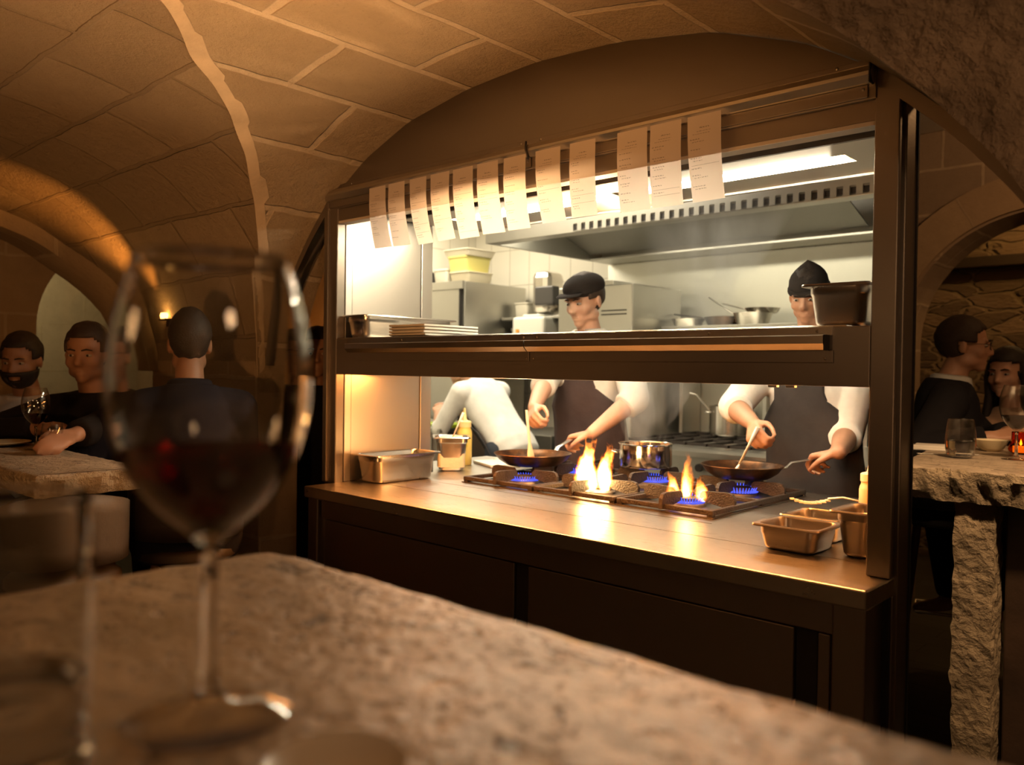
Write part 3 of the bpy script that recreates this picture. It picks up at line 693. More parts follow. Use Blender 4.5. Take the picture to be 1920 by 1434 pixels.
def grate(loc, label):
    t = empty('burner_grate', loc, 0, label, 'grate', 'cast iron burner grates'); w, l, z = .362, .68, .016
    m = MB()
    for x in (-w/2+.009, w/2-.009): m.box((x, 0, z), (.016, l, .016), .003)
    for y in (-l/2+.009, 0, l/2-.009): m.box((0, y, z), (w-.03, .016, .016), .003)
    for x in (-w/2+.012, w/2-.012):
        for y in (-l/2+.012, 0, l/2-.012): m.box((x, y, z/2-.004), (.02, .02, .013), .002)
    m.build('frame', IRON, t)
    for cy0 in (-.18, .18):
        for a, r0, r1 in ((0, .045, .172), (PI/2, .045, .17), (PI, .045, .172), (-PI/2, .045, .17), (PI/4, .085, .215), (3*PI/4, .085, .215), (-PI/4, .085, .215), (-3*PI/4, .085, .215)):
            if abs(math.sin(2*a)) > .5: continue
            m = MB(); d = Vector((math.cos(a), math.sin(a), 0)); n = Vector((-d.y, d.x, 0))*.0065
            pr = [(r0, .036), (r0+.003, .048), (r0+.012, .057), (r1-.025, .060), (r1-.010, .056), (r1, .042), (r1, .009), (r1-.03, .009), (r0+.02, .024)]
            m.prism([d*r+Vector((0, cy0, zz))-n for r, zz in pr], n*2); m.build('finger', IRON, t)
    return t
grate((-2.20, 2.62, ZC), 'black cast iron grate under the frying pan on the left')
grate((-1.83, 2.62, ZC), 'black cast iron grate between the two others, under the saucepan')
grate((-1.46, 2.62, ZC), 'black cast iron grate under the frying pan on the right, with the low orange flame')
def fire_volume(name, stops, estr, seed):
    """glowing gas: brightest along a wandering core, torn into wisps by noise towards the tip"""
    m = bpy.data.materials.new(name); m.use_nodes = True; nt = m.node_tree; nt.nodes.clear()
    out = N(nt, 'ShaderNodeOutputMaterial'); em = N(nt, 'ShaderNodeEmission')
    tc = N(nt, 'ShaderNodeTexCoord'); sp = N(nt, 'ShaderNodeSeparateXYZ'); nt.links.new(tc.outputs['Generated'], sp.inputs[0]); z = sp.outputs[2]
    nz = N(nt, 'ShaderNodeTexNoise'); nz.inputs['Scale'].default_value = 22; nz.inputs['Detail'].default_value = 3
    mp = N(nt, 'ShaderNodeMapping'); mp.inputs['Scale'].default_value = (1, 1, .45); mp.inputs['Location'].default_value = (seed, seed*2, 0); nt.links.new(tc.outputs['Object'], mp.inputs[0]); nt.links.new(mp.outputs[0], nz.inputs['Vector'])
    sc = N(nt, 'ShaderNodeSeparateColor'); nt.links.new(nz.outputs['Color'], sc.inputs[0])
    amp = math_(nt, 'ADD', .25, math_(nt, 'MULTIPLY', z, 1.35))
    def off(ch, src): return math_(nt, 'ADD', math_(nt, 'SUBTRACT', src, .5), math_(nt, 'MULTIPLY', math_(nt, 'SUBTRACT', ch, .5), amp))
    x, y = off(sc.outputs[0], sp.outputs[0]), off(sc.outputs[1], sp.outputs[1])
    r = math_(nt, 'SQRT', math_(nt, 'ADD', math_(nt, 'MULTIPLY', x, x), math_(nt, 'MULTIPLY', y, y)))
    shape = math_(nt, 'MULTIPLY', ramp(nt, z, [(0, .55), (.18, .92), (.45, .72), (.75, .36), (1.0, .02)]), .42)
    k = N(nt, 'ShaderNodeMapRange'); k.interpolation_type = 'SMOOTHSTEP'; k.inputs[1].default_value = 1.0; k.inputs[2].default_value = .35; k.inputs[3].default_value = 0; k.inputs[4].default_value = 1
    nt.links.new(math_(nt, 'DIVIDE', r, shape), k.inputs[0]); d = k.outputs[0]
    heat = math_(nt, 'MULTIPLY', d, ramp(nt, z, [(0, 1.0), (.35, .9), (.8, .34), (1, .1)]))
    nt.links.new(ramp(nt, heat, stops), em.inputs[0]); nt.links.new(math_(nt, 'MULTIPLY', math_(nt, 'POWER', heat, 1.5), estr), em.inputs[1]); nt.links.new(em.outputs[0], out.inputs['Volume'])
    m.cycles.volume_sampling = 'EQUIANGULAR'; return m
def flame(loc, tongues, label, stops, estr, power, seed):
    t = empty('flame', loc, 0, label, 'flame')
    for i, (x, y, r, h) in enumerate(tongues):
        m = MB(); m.lathe([(r*.8, 0), (r, h*.12), (r*1.0, h*.6), (r*.75, h), (0, h)], 16, cap0=True); m.build('tongue', fire_volume('fire', stops, estr, seed+i*3.7), t, 60).location = (x, y, 0)
    l = bpy.data.lights.new('flame_glow', 'POINT'); l.energy = power; l.color = (1, .48, .14); l.shadow_soft_size = .03; o = bpy.data.objects.new('flame_glow', l); COL.objects.link(o); o.parent = t; o.location = (0, 0, .09)
    return t
HOT = [(0, (1, .10, .0)), (.25, (1, .24, .02)), (.55, (1, .44, .08)), (1, (1, .72, .32))]
flame((-1.83, 2.40, ZC+.02), [(-.030, 0, .058, .205), (.048, .012, .046, .175), (.010, -.02, .040, .12), (-.062, .02, .034, .10)], 'tall bright yellow flame leaping from the front burner of the middle grate', HOT, 900, 2.2, 3)
LOW = [(0, (1, .12, .0)), (.4, (1, .26, .02)), (1, (1, .50, .12))]
flame((-1.46, 2.43, ZC+.022), [(-.004, 0, .040, .165), (.055, .012, .036, .09), (-.060, .01, .036, .10)], 'low orange flame over the front burner of the grate on the right', LOW, 420, .7, 8)
def gas_mat():
    m = bpy.data.materials.new('gas_blue'); m.use_nodes = True; nt = m.node_tree; nt.nodes.clear()
    out = N(nt, 'ShaderNodeOutputMaterial'); em = N(nt, 'ShaderNodeEmission'); tr = N(nt, 'ShaderNodeBsdfTransparent'); mx = N(nt, 'ShaderNodeMixShader')
    em.inputs[0].default_value = (.09, .12, 1, 1); em.inputs[1].default_value = 1.3; mx.inputs[0].default_value = .75
    nt.links.new(tr.outputs[0], mx.inputs[1]); nt.links.new(em.outputs[0], mx.inputs[2]); nt.links.new(mx.outputs[0], out.inputs[0]); return m
BLUE = gas_mat()
def gas_ring(bx, by, label, r=.052, h=.022):
    t = empty('gas_flame', (bx, by, ZC+.016), 0, label, 'flame', 'blue gas flames'); m = MB()
    for i in range(40):
        a = 2*PI*i/40; d = Vector((math.cos(a), math.sin(a), 0)); m.cone(d*r, .0042, d*(r+.012)+Vector((0, 0, h)), .0010, 6)
    m.build('flame_ring', BLUE, t, 180); return t
gas_ring(BX[0], BY[0], 'blue gas flame ring at the front, below the frying pan on the left', .055, .018); gas_ring(BX[2], BY[1], 'blue gas flame ring beneath the frying pan on the right', .06, .020)
gas_ring(BX[1], BY[1], 'blue gas flame ring beneath the saucepan'); gas_ring(BX[2], BY[0], 'blue gas flame ring around the low orange flame', .05, .02)
gas_ring(BX[0], BY[1], 'blue gas flame ring at the back, behind the frying pan on the left')
# ---- frying pans and saucepan
def pan_mat():
    m, nt, p = new_mat('seasoned_pan'); v = coord(nt)
    f = noise(nt, v, 14, 6, .65); nt.links.new(mixc(nt, ramp(nt, f, [(.4, 0.0), (.65, 1.0)]), (.035, .022, .015), (.16, .075, .030)), p.inputs['Base Color'])
    p.inputs['Metallic'].default_value = .75; p.inputs['Roughness'].default_value = .36; return m
FPAN = pan_mat(); FIN = mat('pan_inside', (.05, .042, .036), .38, .3, .1, 40); HAND = mat('pan_handle_steel', (.74, .70, .64), .28, 1)
FOOD = mat('cooking_food', (.30, .17, .09), .35, 0, .9, 28, .45, 14)
def frying_pan(loc, R, h, ang, hl, label, rise):
    t = empty('frying_pan', loc, ang, label, 'frying pan', 'frying pans on the pass burners'); b = R*.70
    m = MB(); m.lathe([(0, 0), (b*.93, 0), (b, .004), (b+(R-b)*.55, h*.45), (R-.006, h-.006), (R, h), (R-.001, h+.0022), (R-.0035, h+.001), (R-.0045, h-.001), (b+(R-b)*.5-.004, h*.47), (b-.005, .0085), (b*.9, .005), (0, .005)], 48)
    m.build('body', FPAN, t, 40)
    m = MB(); m.lathe([(0, .0052), (b*.88, .0054), (b*.96, .010), (b*.98, .0125), (b*.6, .015), (0, .0145)], 36); m.build('food', FOOD, t, 180)
    rnd = random.Random(int(R*1e4))
    m = MB()
    for i in range(16): a, q = rnd.uniform(0, 6.28), rnd.uniform(.2, .85)*b; m.ell((q*math.cos(a), q*math.sin(a), .017), (rnd.uniform(.008, .016), rnd.uniform(.006, .012), .007), (0, 0, a), 8, 6)
    m.build('food_pieces', mat('pale_food', (.55, .38, .22), .4, 0, .3, 60, .3, 40), t, 180)
    m = MB(); P = [(R-.012, 0, h-.012), (R+.012, 0, h-.006), (R+.03, 0, h+.012), (R+.07, 0, h+.012+rise*.25), (R+hl*.6, 0, h+.01+rise*.65), (R+hl, 0, h+.01+rise)]
    m.tube(P, [1, 1, .95, .85, 1.0, .9], 10, flat=(.0125, .0038)); hd = m.build('handle', HAND, t, 60)
    m = MB()
    for dy in (-.007, .007): m.ell((R-.008, dy, h-.010), (.003, .003, .003), None, 8, 6)
    m.build('rivets', HAND, hd, 180); return t
ZG = ZC+.0602
PAN1 = frying_pan((-2.258, 2.555, ZG), .160, .046, math.radians(97), .20, 'seasoned black frying pan held by the chef in a dark cap', .040)
PAN2 = frying_pan((-1.478, 2.845, ZG), .150, .046, math.radians(40), .20, 'seasoned black frying pan held by the chef in the pointed dark hat', .030)
def saucepan():
    t = empty('saucepan', (-1.905, 2.845, ZG), 0, 'shiny steaming steel saucepan on the burner between the two frying pans', 'saucepan'); R, h = .107, .095
    m = MB(); m.lathe([(0, 0), (R-.008, 0), (R-.002, .003), (R, .010), (R, h-.004), (R+.004, h), (R+.003, h+.002), (R-.002, h), (R-.003, h-.004), (R-.003, .010), (R-.012, .004), (0, .004)], 48); m.build('body', steel('polished_pan', (.78, .74, .68), .12, (1, 1, 8), .04), t, 35)
    m = MB(); m.lathe([(0, .055), (R-.0035, .055)], 40); m.build('liquid', mat('broth', (.25, .13, .05), .08), t, 180)
    m = MB(); d = Vector((-.75, -.3, 0)).normalized(); q = Vector((-d.y, d.x, 0))
    m.tube([d*R+q*.03+Vector((0, 0, .055)), d*(R+.025)+q*.026+Vector((0, 0, .06)), d*(R+.03)+Vector((0, 0, .062)), d*(R+.025)-q*.026+Vector((0, 0, .06)), d*R-q*.03+Vector((0, 0, .055))], .0035, 8); m.build('handle', HAND, t, 180)
saucepan()
# wooden spatula and white spoon held by the chefs
m = MB(); A_, B_ = Vector((-2.305, 2.60, 1.015)), Vector((-2.372, 2.64, 1.225)); d = B_-A_
m.tube([A_, A_+d*.15, A_+d*.35, B_], [2.6, 2.4, 1.0, 1.0], 10, flat=(.0085, .0035)); o = m.build('wooden_spatula', mat('pale_wood', (.68, .48, .28), .6, 0, .1, 30), None, 180); tag(o, 'pale wooden spatula stirring the pan, held by the chef in the cap', 'spatula')
A_, B_ = Vector((-1.488, 2.80, 1.018)), Vector((-1.425, 2.83, 1.17))
spoon('stirring_spoon', A_, B_-A_, .20, 'pale plastic spoon stirring the pan, held by the chef in the pointed hat', WHITE, .02, r=.006)
# ================================================================ KITCHEN BEHIND
def kbox(name, a, b, mt, label, cat, bev=.004, group=None):
    t = empty(name, ((a[0]+b[0])/2, (a[1]+b[1])/2, a[2]), 0, label, cat, group); pbox(t, 'body', a, b, mt, bev); return t
# back range with its pots
rg = empty('cooking_range', (-2.3, 4.5, .08), 0, 'long stainless cooking range along the kitchen back wall', 'stove')
def rprism(nm, x0, y0, y1, za, zb, mt, off):
    m = MB(); m.prism([W2(rg, p) for p in ((x0, y0, za), (-.328*y0-off, y0, za), (-.328*y1-off, y1, za), (x0, y1, za))], (0, 0, zb-za)); m.build(nm, mt, rg)
rprism('body', -3.05, 3.97, 5.13, .08, .94, STEELK, .05); rprism('worktop', -3.06, 3.945, 5.134, .9402, .968, STEEL, .04)
pbox(rg, 'oven_door', (-3.02, 3.955, .25), (-2.55, 3.969, .82), STEELK, .004); pbox(rg, 'oven_door', (-2.45, 3.955, .25), (-1.75, 3.969, .82), STEELK, .004)
m = MB()
for yy_ in (4.2, 4.5, 4.8, 5.0): m.box(W2(rg, (-2.4, yy_, .985)), (1.1, .014, .016))
for xx_ in np.linspace(-2.94, -1.86, 9): m.box(W2(rg, (xx_, 4.6, .985)), (.014, .85, .016))
m.build('grate', IRON, rg)
for xx_ in (-2.9, -2.6, -2.3, -2.0, -1.7):
    m = MB(); m.lathe([(.022, 0), (.02, .02), (0, .02)], 16, W2(rg, (xx_, 3.9548, .885)), (PI/2, 0, 0)); m.build('knob', BLACK, rg, 40)
def pot(loc, R, h, label, lid=False, mt=None):
    t = empty('stock_pot', loc, 0, label, 'pot'); m = MB()
    m.lathe([(0, 0), (R-.006, 0), (R, .006), (R, h-.003), (R+.004, h), (R-.002, h), (R-.003, h-.004), (R-.003, .01), (0, .01)], 36); m.build('body', mt or PANST, t, 35)
    for s_ in (1, -1):
        m = MB(); d = Vector((.73*s_, .68*s_, 0)); q = Vector((-d.y, d.x, 0)); z = Vector((0, 0, h*.78))
        m.tube([d*R+q*.04+z, d*(R+.03)+q*.035+z, d*(R+.035)+z, d*(R+.03)-q*.035+z, d*R-q*.04+z], .005, 8); m.build('handle', HAND, t, 180)
    return t
pot((-2.63, 4.88, .994), .125, .19, 'steel stock pot with a ladle on the back range')
m = MB(); m.tube([(-2.72, 4.83, 1.02), (-2.74, 4.82, 1.15), (-2.80, 4.76, 1.25), (-2.835, 4.73, 1.26)], .006, 8); m.ell((-2.72, 4.83, 1.02), (.03, .03, .018)); o = m.build('ladle', HAND, None, 180); tag(o, 'steel ladle standing in the stock pot on the back range', 'ladle')
pot((-2.18, 4.62, .994), .11, .12, 'low steel pot on the back range behind the stirring hand')
def small_pan(loc, R, h, ang, rise, label, mt):
    t = empty('saute_pan', loc, ang, label, 'pan', 'pans on the back gantry shelf'); m = MB()
    m.lathe([(0, 0), (R*.8, 0), (R, h), (R+.002, h+.002), (R-.003, h), (R*.8-.003, .004), (0, .004)], 32); m.build('body', mt, t, 40)
    m = MB(); m.tube([(R-.005, 0, h-.01), (R+.03, 0, h+.005), (R+.22, 0, h+rise)], .009, 8, flat=(1.2, .6)); m.build('handle', HAND if mt is not FPAN else IRON, t, 180); return t
gs = kbox('gantry_shelf', (-3.05, 4.72, 1.675), (-1.72, 5.134, 1.695), STEELK, 'stainless shelf above the back range carrying pans', 'shelf', .003)
for xx_ in (-3.0, -2.40, -1.78): pbox(gs, 'bracket', (xx_-.012, 4.9, .98), (xx_+.012, 5.13, 1.6748), STEELK)
small_pan((-2.93, 4.86, 1.6955), .11, .05, 2.5, .07, 'steel pan with raised handle on the back shelf beside the tall oven', PANST)
small_pan((-2.70, 4.96, 1.6955), .15, .06, 3.3, .03, 'wide black pan on the back shelf', FPAN)
small_pan((-2.48, 4.88, 1.6955), .12, .075, 3.0, .12, 'steel pan with its handle tilted up on the back shelf, largest of the row', PANST)
small_pan((-2.44, 4.93, 1.6955+.0775), .11, .03, 2.9, .05, 'steel pan lying on top of another pan on the back shelf', PANST)
small_pan((-1.99, 4.95, 1.6955), .10, .07, 2.6, .06, 'steel pan on the back shelf beside the chef in the pointed hat', PANST)
# exhaust hood
hd = empty('exhaust_hood', (-2.5, 4.45, 2.2), 0, 'large stainless extractor hood over the back range', 'hood')
HX0, HX1, HY0, HY1 = -3.79, -1.40, 3.80, 5.03
pbox(hd, 'front_panel', (HX0, HY0, 2.2), (-1.275, HY0+.02, 2.62), STEELK, .003)
pbox(hd, 'side_panel', (HX0, HY0+.0205, 2.2), (HX0+.02, HY1, 2.62), STEELK, .003)
pbox(hd, 'gutter', (HX0+.02, HY0+.021, 2.2), (-1.32, HY0+.10, 2.215), STEELK, .002); pbox(hd, 'gutter', (HX0+.02, HY1-.16, 2.2), (-1.69, HY1-.02, 2.215), STEELK, .002)
pbox(hd, 'rear_panel', (HX0, HY1-.02, 2.2), (-1.71, HY1+.10, 2.62), STEELK, .003)
m = MB(); m.prism([W2(hd, p) for p in ((HX0+.021, HY0+.30, 2.50), (HX0+.021, HY1-.17, 2.24), (HX0+.021, HY1-.17, 2.25), (HX0+.021, HY0+.30, 2.51))], (2.0, 0, 0)); m.build('filter_bank', mat('greasy_steel', (.35, .34, .31), .45, .9, .2, 40), hd)
m = MB(); m.prism([W2(hd, p) for p in ((HX0+.021, HY0+.021, 2.25), (HX0+.021, HY0+.30, 2.50), (HX0+.021, HY0+.30, 2.51), (HX0+.021, HY0+.021, 2.26))], (2.2, 0, 0)); m.build('inner_panel', MATS['greasy_steel'], hd)
m = MB(); P = []
for i in range(30):                                     # one pressed strip: raised tongues between dark recessed slots
    x0 = -3.06+i*.059
    for dx, dy in ((0, .0125), (.002, .003), (.028, .003), (.030, .0125)): P.append([W2(hd, (x0+dx, HY0-(dy if j in (1, 2) else .0125), z)) for j, z in enumerate((2.204, 2.212, 2.240, 2.248))])
m.grid(P); g = m.build('grille', [STEELK, BLACK], hd)
for q in g.data.polygons:
    if (q.index//3) % 4 == 1 and q.index % 3 == 1: q.material_index = 1
# back wall steel lining behind the range
pbox(hd, 'wall_lining', (-3.80, 5.135, .97), (-1.72, 5.148, 2.195), steel('lining_steel', (.66, .66, .60), .5, (30, 1, 1), .1))
# tall oven, coffee maker and other appliances against the back wall
ov = kbox('combi_oven', (-3.69, 4.42, 0), (-3.075, 5.0, 1.96), STEELK, 'tall grey steel oven left of the back range under the hood', 'oven', .008)
m = MB()
for zz in (1.79, 1.765):
    m.box(W2(ov, (-3.22, 4.4185, zz)), (.20, .003, .008))
m.build('vent_slots', BLACK, ov); pbox(ov, 'top_box', (-3.62, 4.45, 1.9602), (-3.25, 4.9, 1.99), STEELK, .004); pbox(ov, 'door', (-3.66, 4.408, 1.0), (-3.36, 4.4198, 1.9), STEELK, .004)
tb = kbox('back_counter', (-4.545, 4.40, .08), (-3.72, 5.13, .94), STEELK, 'stainless counter with appliances along the tiled back wall', 'counter')
pbox(tb, 'upper_shelf', (-4.545, 4.75, 1.78), (-3.82, 5.13, 1.80), STEELK, .003)
for xx_ in (-4.5, -3.86): pbox(tb, 'shelf_leg', (xx_-.012, 5.08, .94), (xx_+.012, 5.11, 1.7799), STEELK)
pbox(tb, 'lower_shelf', (-4.545, 4.62, 1.50), (-3.72, 5.07, 1.52), STEELK, .003)
cm = kbox('white_mixer', (-4.34, 4.65, 1.5202), (-4.02, 4.95, 1.80-.005), mat('white_enamel', (.82, .80, .70), .3), 'white appliance with a small dark screen on the back counter shelf', 'appliance', .02)
pbox(cm, 'screen', (-4.29, 4.641, 1.56), (-4.09, 4.652, 1.66), mat('dark_screen', (.12, .14, .10), .2)); pbox(cm, 'button', (-4.29, 4.638, 1.675), (-4.265, 4.652, 1.70), mat('amber_button', (.8, .35, .05), .4)); pbox(cm, 'lid', (-4.28, 4.7, 1.7952), (-4.10, 4.92, 1.815), MATS['white_enamel'], .01)
dp = kbox('drink_dispenser', (-4.27, 4.78, 1.822), (-4.10, 5.0, 2.15), PANST, 'rounded steel dispenser against the tiles behind the chef in the cap', 'dispenser', .05)
pbox(dp, 'front_box', (-4.16, 4.70, 1.88), (-3.98, 4.7795, 2.02), mat('dark_plastic', (.06, .055, .05), .4), .01)
for i, xx_ in enumerate((-3.93, -3.87, -3.81)):
    m = MB(); m.lathe([(0, 0), (.04, 0), (.042, .2), (.038, .2), (.036, .006), (0, .006)], 20, (0, 0, 0)); o = m.build('steel_beaker', PANST, None, 40, loc=(-4.06+i*.088, 4.93, 1.8002)); tag(o, ('steel beaker on the back shelf beside the dispenser', 'middle steel beaker of three on the back shelf', 'steel beaker on the back shelf nearest the oven')[i], 'beaker', 'steel beakers on the back shelf')
for i, (xx_, zz, ww, hh, nm) in enumerate(((-4.45, 1.5205, .15, .20, 'plastic_tub'), (-3.86, 1.5205, .13, .17, 'plastic_tub'), (-4.42, 1.8005, .15, .12, 'plastic_tub'))):
    m = MB(); m.rings([rrect(ww*.85, ww*.8, .02, 0), rrect(ww, ww*.9, .025, hh*.92), rrect(ww+.01, ww*.9+.01, .025, hh*.92), rrect(ww+.01, ww*.9+.01, .025, hh)]); o = m.build(nm, mat('cloudy_plastic', (.70, .66, .54), .4), None, 35, loc=(xx_, 4.9, zz)); tag(o, ('cloudy plastic tub on the lower back shelf beside the refrigerator', 'cloudy plastic tub on the lower back shelf beside the tall oven', 'lidded plastic tub on the upper back shelf beside the dispenser')[i], 'tub', 'plastic tubs on the back shelves')
# tall fridge in the left corner with tubs on top
fr = kbox('tall_fridge', (-5.24, 4.36, .05), (-4.56, 5.05, 2.06), STEELK, 'tall stainless refrigerator with sliding doors in the kitchen corner', 'refrigerator', .006)
pbox(fr, 'door', (-5.19, 4.340, .15), (-4.60, 4.3595, 2.0), STEELK, .004)
for xx_ in (-5.205, -4.60): pbox(fr, 'door_channel', (xx_, 4.338, .15), (xx_+.016, 4.3598, 2.0), BLACK)
pbox(fr, 'top_rail', (-5.24, 4.33, 2.0), (-4.56, 4.3598, 2.062), STEELK, .003)
for i, (xx_, yy_, zz, ww, dd, hh, cc, nm, lb) in enumerate(((-5.12, 4.55, 2.0605, .20, .3, .10, (.12, .11, .10), 'dark_tray', 'dark tray on top of the tall refrigerator'), (-4.93, 4.56, 2.0605, .17, .25, .12, (.80, .76, .62), 'white_tub', 'white tub on top of the refrigerator'),
        (-4.70, 4.56, 2.0605, .22, .28, .085, (.74, .66, .46), 'cream_tub', 'cream coloured low tub on top of the refrigerator'), (-4.72, 4.56, 2.146, .22, .28, .12, (.62, .56, .18), 'yellow_box', 'yellow box on the cream tub above the refrigerator'), (-4.72, 4.56, 2.267, .28, .32, .05, (.72, .66, .5), 'shallow_bowl', 'shallow pale bowl on top of the yellow box'))):
    m = MB(); m.rings([rrect(ww*.88, dd*.88, .02, 0), rrect(ww, dd, .03, hh*.9), rrect(ww+.008, dd+.008, .03, hh*.9), rrect(ww+.008, dd+.008, .03, hh)]); o = m.build(nm, mat(nm+'_plastic', cc, .45), None, 35, loc=(xx_, yy_, zz)); tag(o, lb, nm.split('_')[1])
# preparation counter in front of the stooping cook
pc = kbox('prep_counter', (-5.2, 3.60, .08), (-3.98, 4.25, .985), DARKST, 'dark steel preparation counter where the stooping cook works', 'counter')
pbox(pc, 'worktop', (-5.22, 3.58, .9852), (-3.96, 4.26, 1.01), STEELK, .003); pbox(pc, 'drawer', (-4.60, 3.588, .70), (-4.05, 3.5998, .95), STEELK, .003); pbox(pc, 'drawer', (-4.60, 3.588, .42), (-4.05, 3.5998, .67), STEELK, .003)
m = MB(); m.box((0, 0, .01), (.34, .22, .02), .004); o = m.build('green_board', mat('lime_board', (.45, .62, .03), .5), None, 40, loc=(-4.14, 3.80, 1.0105)); tag(o, 'lime green cutting board on the preparation counter', 'cutting board')
m = MB()
for i in range(7): m.ell((random.Random(i).uniform(-.16, .16), random.Random(i+9).uniform(-.05, .05), .035), (.09, .06, .035), (0, 0, i), 12, 8)
o = m.build('white_towel', mat('towel', (.75, .72, .64), .95, 0, .5, 70), None, 180, loc=(-4.55, 3.80, 1.0105)); tag(o, 'crumpled white towel on the preparation counter', 'towel')
m = MB(); m.lathe([(0, 0), (.03, 0), (.036, .03), (.03, .06), (.012, .075), (0, .076)], 18); o = m.build('lemon', MATS['lemon'], None, 180, loc=(-4.75, 3.86, 1.0105)); tag(o, 'yellow lemon at the far end of the preparation counter', 'lemon')

# ---- steam
def steam(loc, w, h, lean, dens, label, seed, sc=5):
    m = bpy.data.materials.new('steam'); m.use_nodes = True; nt = m.node_tree; nt.nodes.clear()
    out = N(nt, 'ShaderNodeOutputMaterial'); vs = N(nt, 'ShaderNodeVolumeScatter'); vs.inputs['Color'].default_value = (.95, .93, .9, 1); vs.inputs['Anisotropy'].default_value = .25
    tc = N(nt, 'ShaderNodeTexCoord'); sp = N(nt, 'ShaderNodeSeparateXYZ'); nt.links.new(tc.outputs['Generated'], sp.inputs[0])
    mp = N(nt, 'ShaderNodeMapping'); mp.inputs['Scale'].default_value = (1, 1, .42); mp.inputs['Location'].default_value = (seed, 0, seed); nt.links.new(tc.outputs['Object'], mp.inputs[0])
    f = noise(nt, mp.outputs[0], sc, 4, .6, 1.2); f = ramp(nt, f, [(.44, 0.0), (.68, 1.0)])
    x = math_(nt, 'SUBTRACT', sp.outputs[0], .5); y = math_(nt, 'SUBTRACT', sp.outputs[1], .5); r = math_(nt, 'SQRT', math_(nt, 'ADD', math_(nt, 'MULTIPLY', x, x), math_(nt, 'MULTIPLY', y, y)))
    e = math_(nt, 'MULTIPLY', ramp(nt, r, [(.12, 1.0), (.5, 0.0)]), ramp(nt, sp.outputs[2], [(0, .0), (.05, 1.0), (.6, .7), (1, 0.0)]))
    nt.links.new(math_(nt, 'MULTIPLY', math_(nt, 'MULTIPLY', f, e), dens), vs.inputs['Density']); nt.links.new(vs.outputs[0], out.inputs['Volume'])
    b = MB(); R = []
    for i in range(11):
        u = i/10; rad = w*(.35+.65*u); R.append([(lean[0]*u*u+rad*math.cos(a), lean[1]*u*u+rad*math.sin(a), h*u) for a in np.linspace(0, 2*PI, 20, endpoint=False)])
    b.rings(R); o = b.build('steam', m, None, 60, loc=loc); tag(o, label, 'steam', kind='stuff'); return o
steam((-1.905, 2.845, 1.105), .22, .34, (-.02, .12), 11.0, 'white steam rising from the steel saucepan', 2.0, 7)
steam((-2.20, 3.62, 1.40), .42, .95, (.22, .05), 5, 'thin haze drifting up towards the extractor hood', 5.5, 4)
# ================================================================ DINING TABLES AND GLASSES
def travertine(name, c, pits=1.0):
    m, nt, p = new_mat(name); v = coord(nt, rot=(0, 0, .35)); v2 = coord(nt, scale=(1, 1.5, 1), rot=(0, 0, .35))
    f = noise(nt, v2, 7, 6, .6, .5); f2 = noise(nt, v2, 16, 5, .65, .8); f3 = noise(nt, v, 3, 3)
    col = mixc(nt, ramp(nt, f, [(.35, 0.0), (.68, 1.0)]), tuple(x*.72 for x in c), tuple(min(1, x*1.15) for x in c))
    pit = ramp(nt, math_(nt, 'ADD', f2, math_(nt, 'MULTIPLY', math_(nt, 'SUBTRACT', f3, .5), .25)), [(.335, 1.0), (.385, 0.0)])
    sp = ramp(nt, noise(nt, v, 75, 3, .6), [(.34, 1.0), (.42, 0.0)])
    col = mixc(nt, math_(nt, 'MULTIPLY', pit, .8*pits), col, tuple(x*.26 for x in c)); col = mixc(nt, math_(nt, 'MULTIPLY', sp, .45), col, tuple(x*.35 for x in c))
    nt.links.new(col, p.inputs['Base Color']); r = N(nt, 'ShaderNodeMapRange'); r.inputs[3].default_value = .20; r.inputs[4].default_value = .52; nt.links.new(f, r.inputs[0]); nt.links.new(r.outputs[0], p.inputs['Roughness'])
    h = math_(nt, 'SUBTRACT', math_(nt, 'ADD', math_(nt, 'MULTIPLY', f, .4), math_(nt, 'MULTIPLY', noise(nt, v, 34, 5, .6), .55)), math_(nt, 'ADD', math_(nt, 'MULTIPLY', pit, .8), math_(nt, 'MULTIPLY', sp, .3)))
    nt.links.new(bump(nt, h, .9, .014), p.inputs['Normal']); return m
TRAV = travertine('travertine', (.56, .43, .29)); TRAVD = travertine('travertine_far', (.46, .37, .27), .4)
EDGE = rough_stone('rough_table_edge', (.52, .41, .27), 1.0, 26)
from mathutils import noise as mnoise
def fbm(p, sc, o=4): return mnoise.fractal(Vector(p)*sc, .9, 2.0, o)
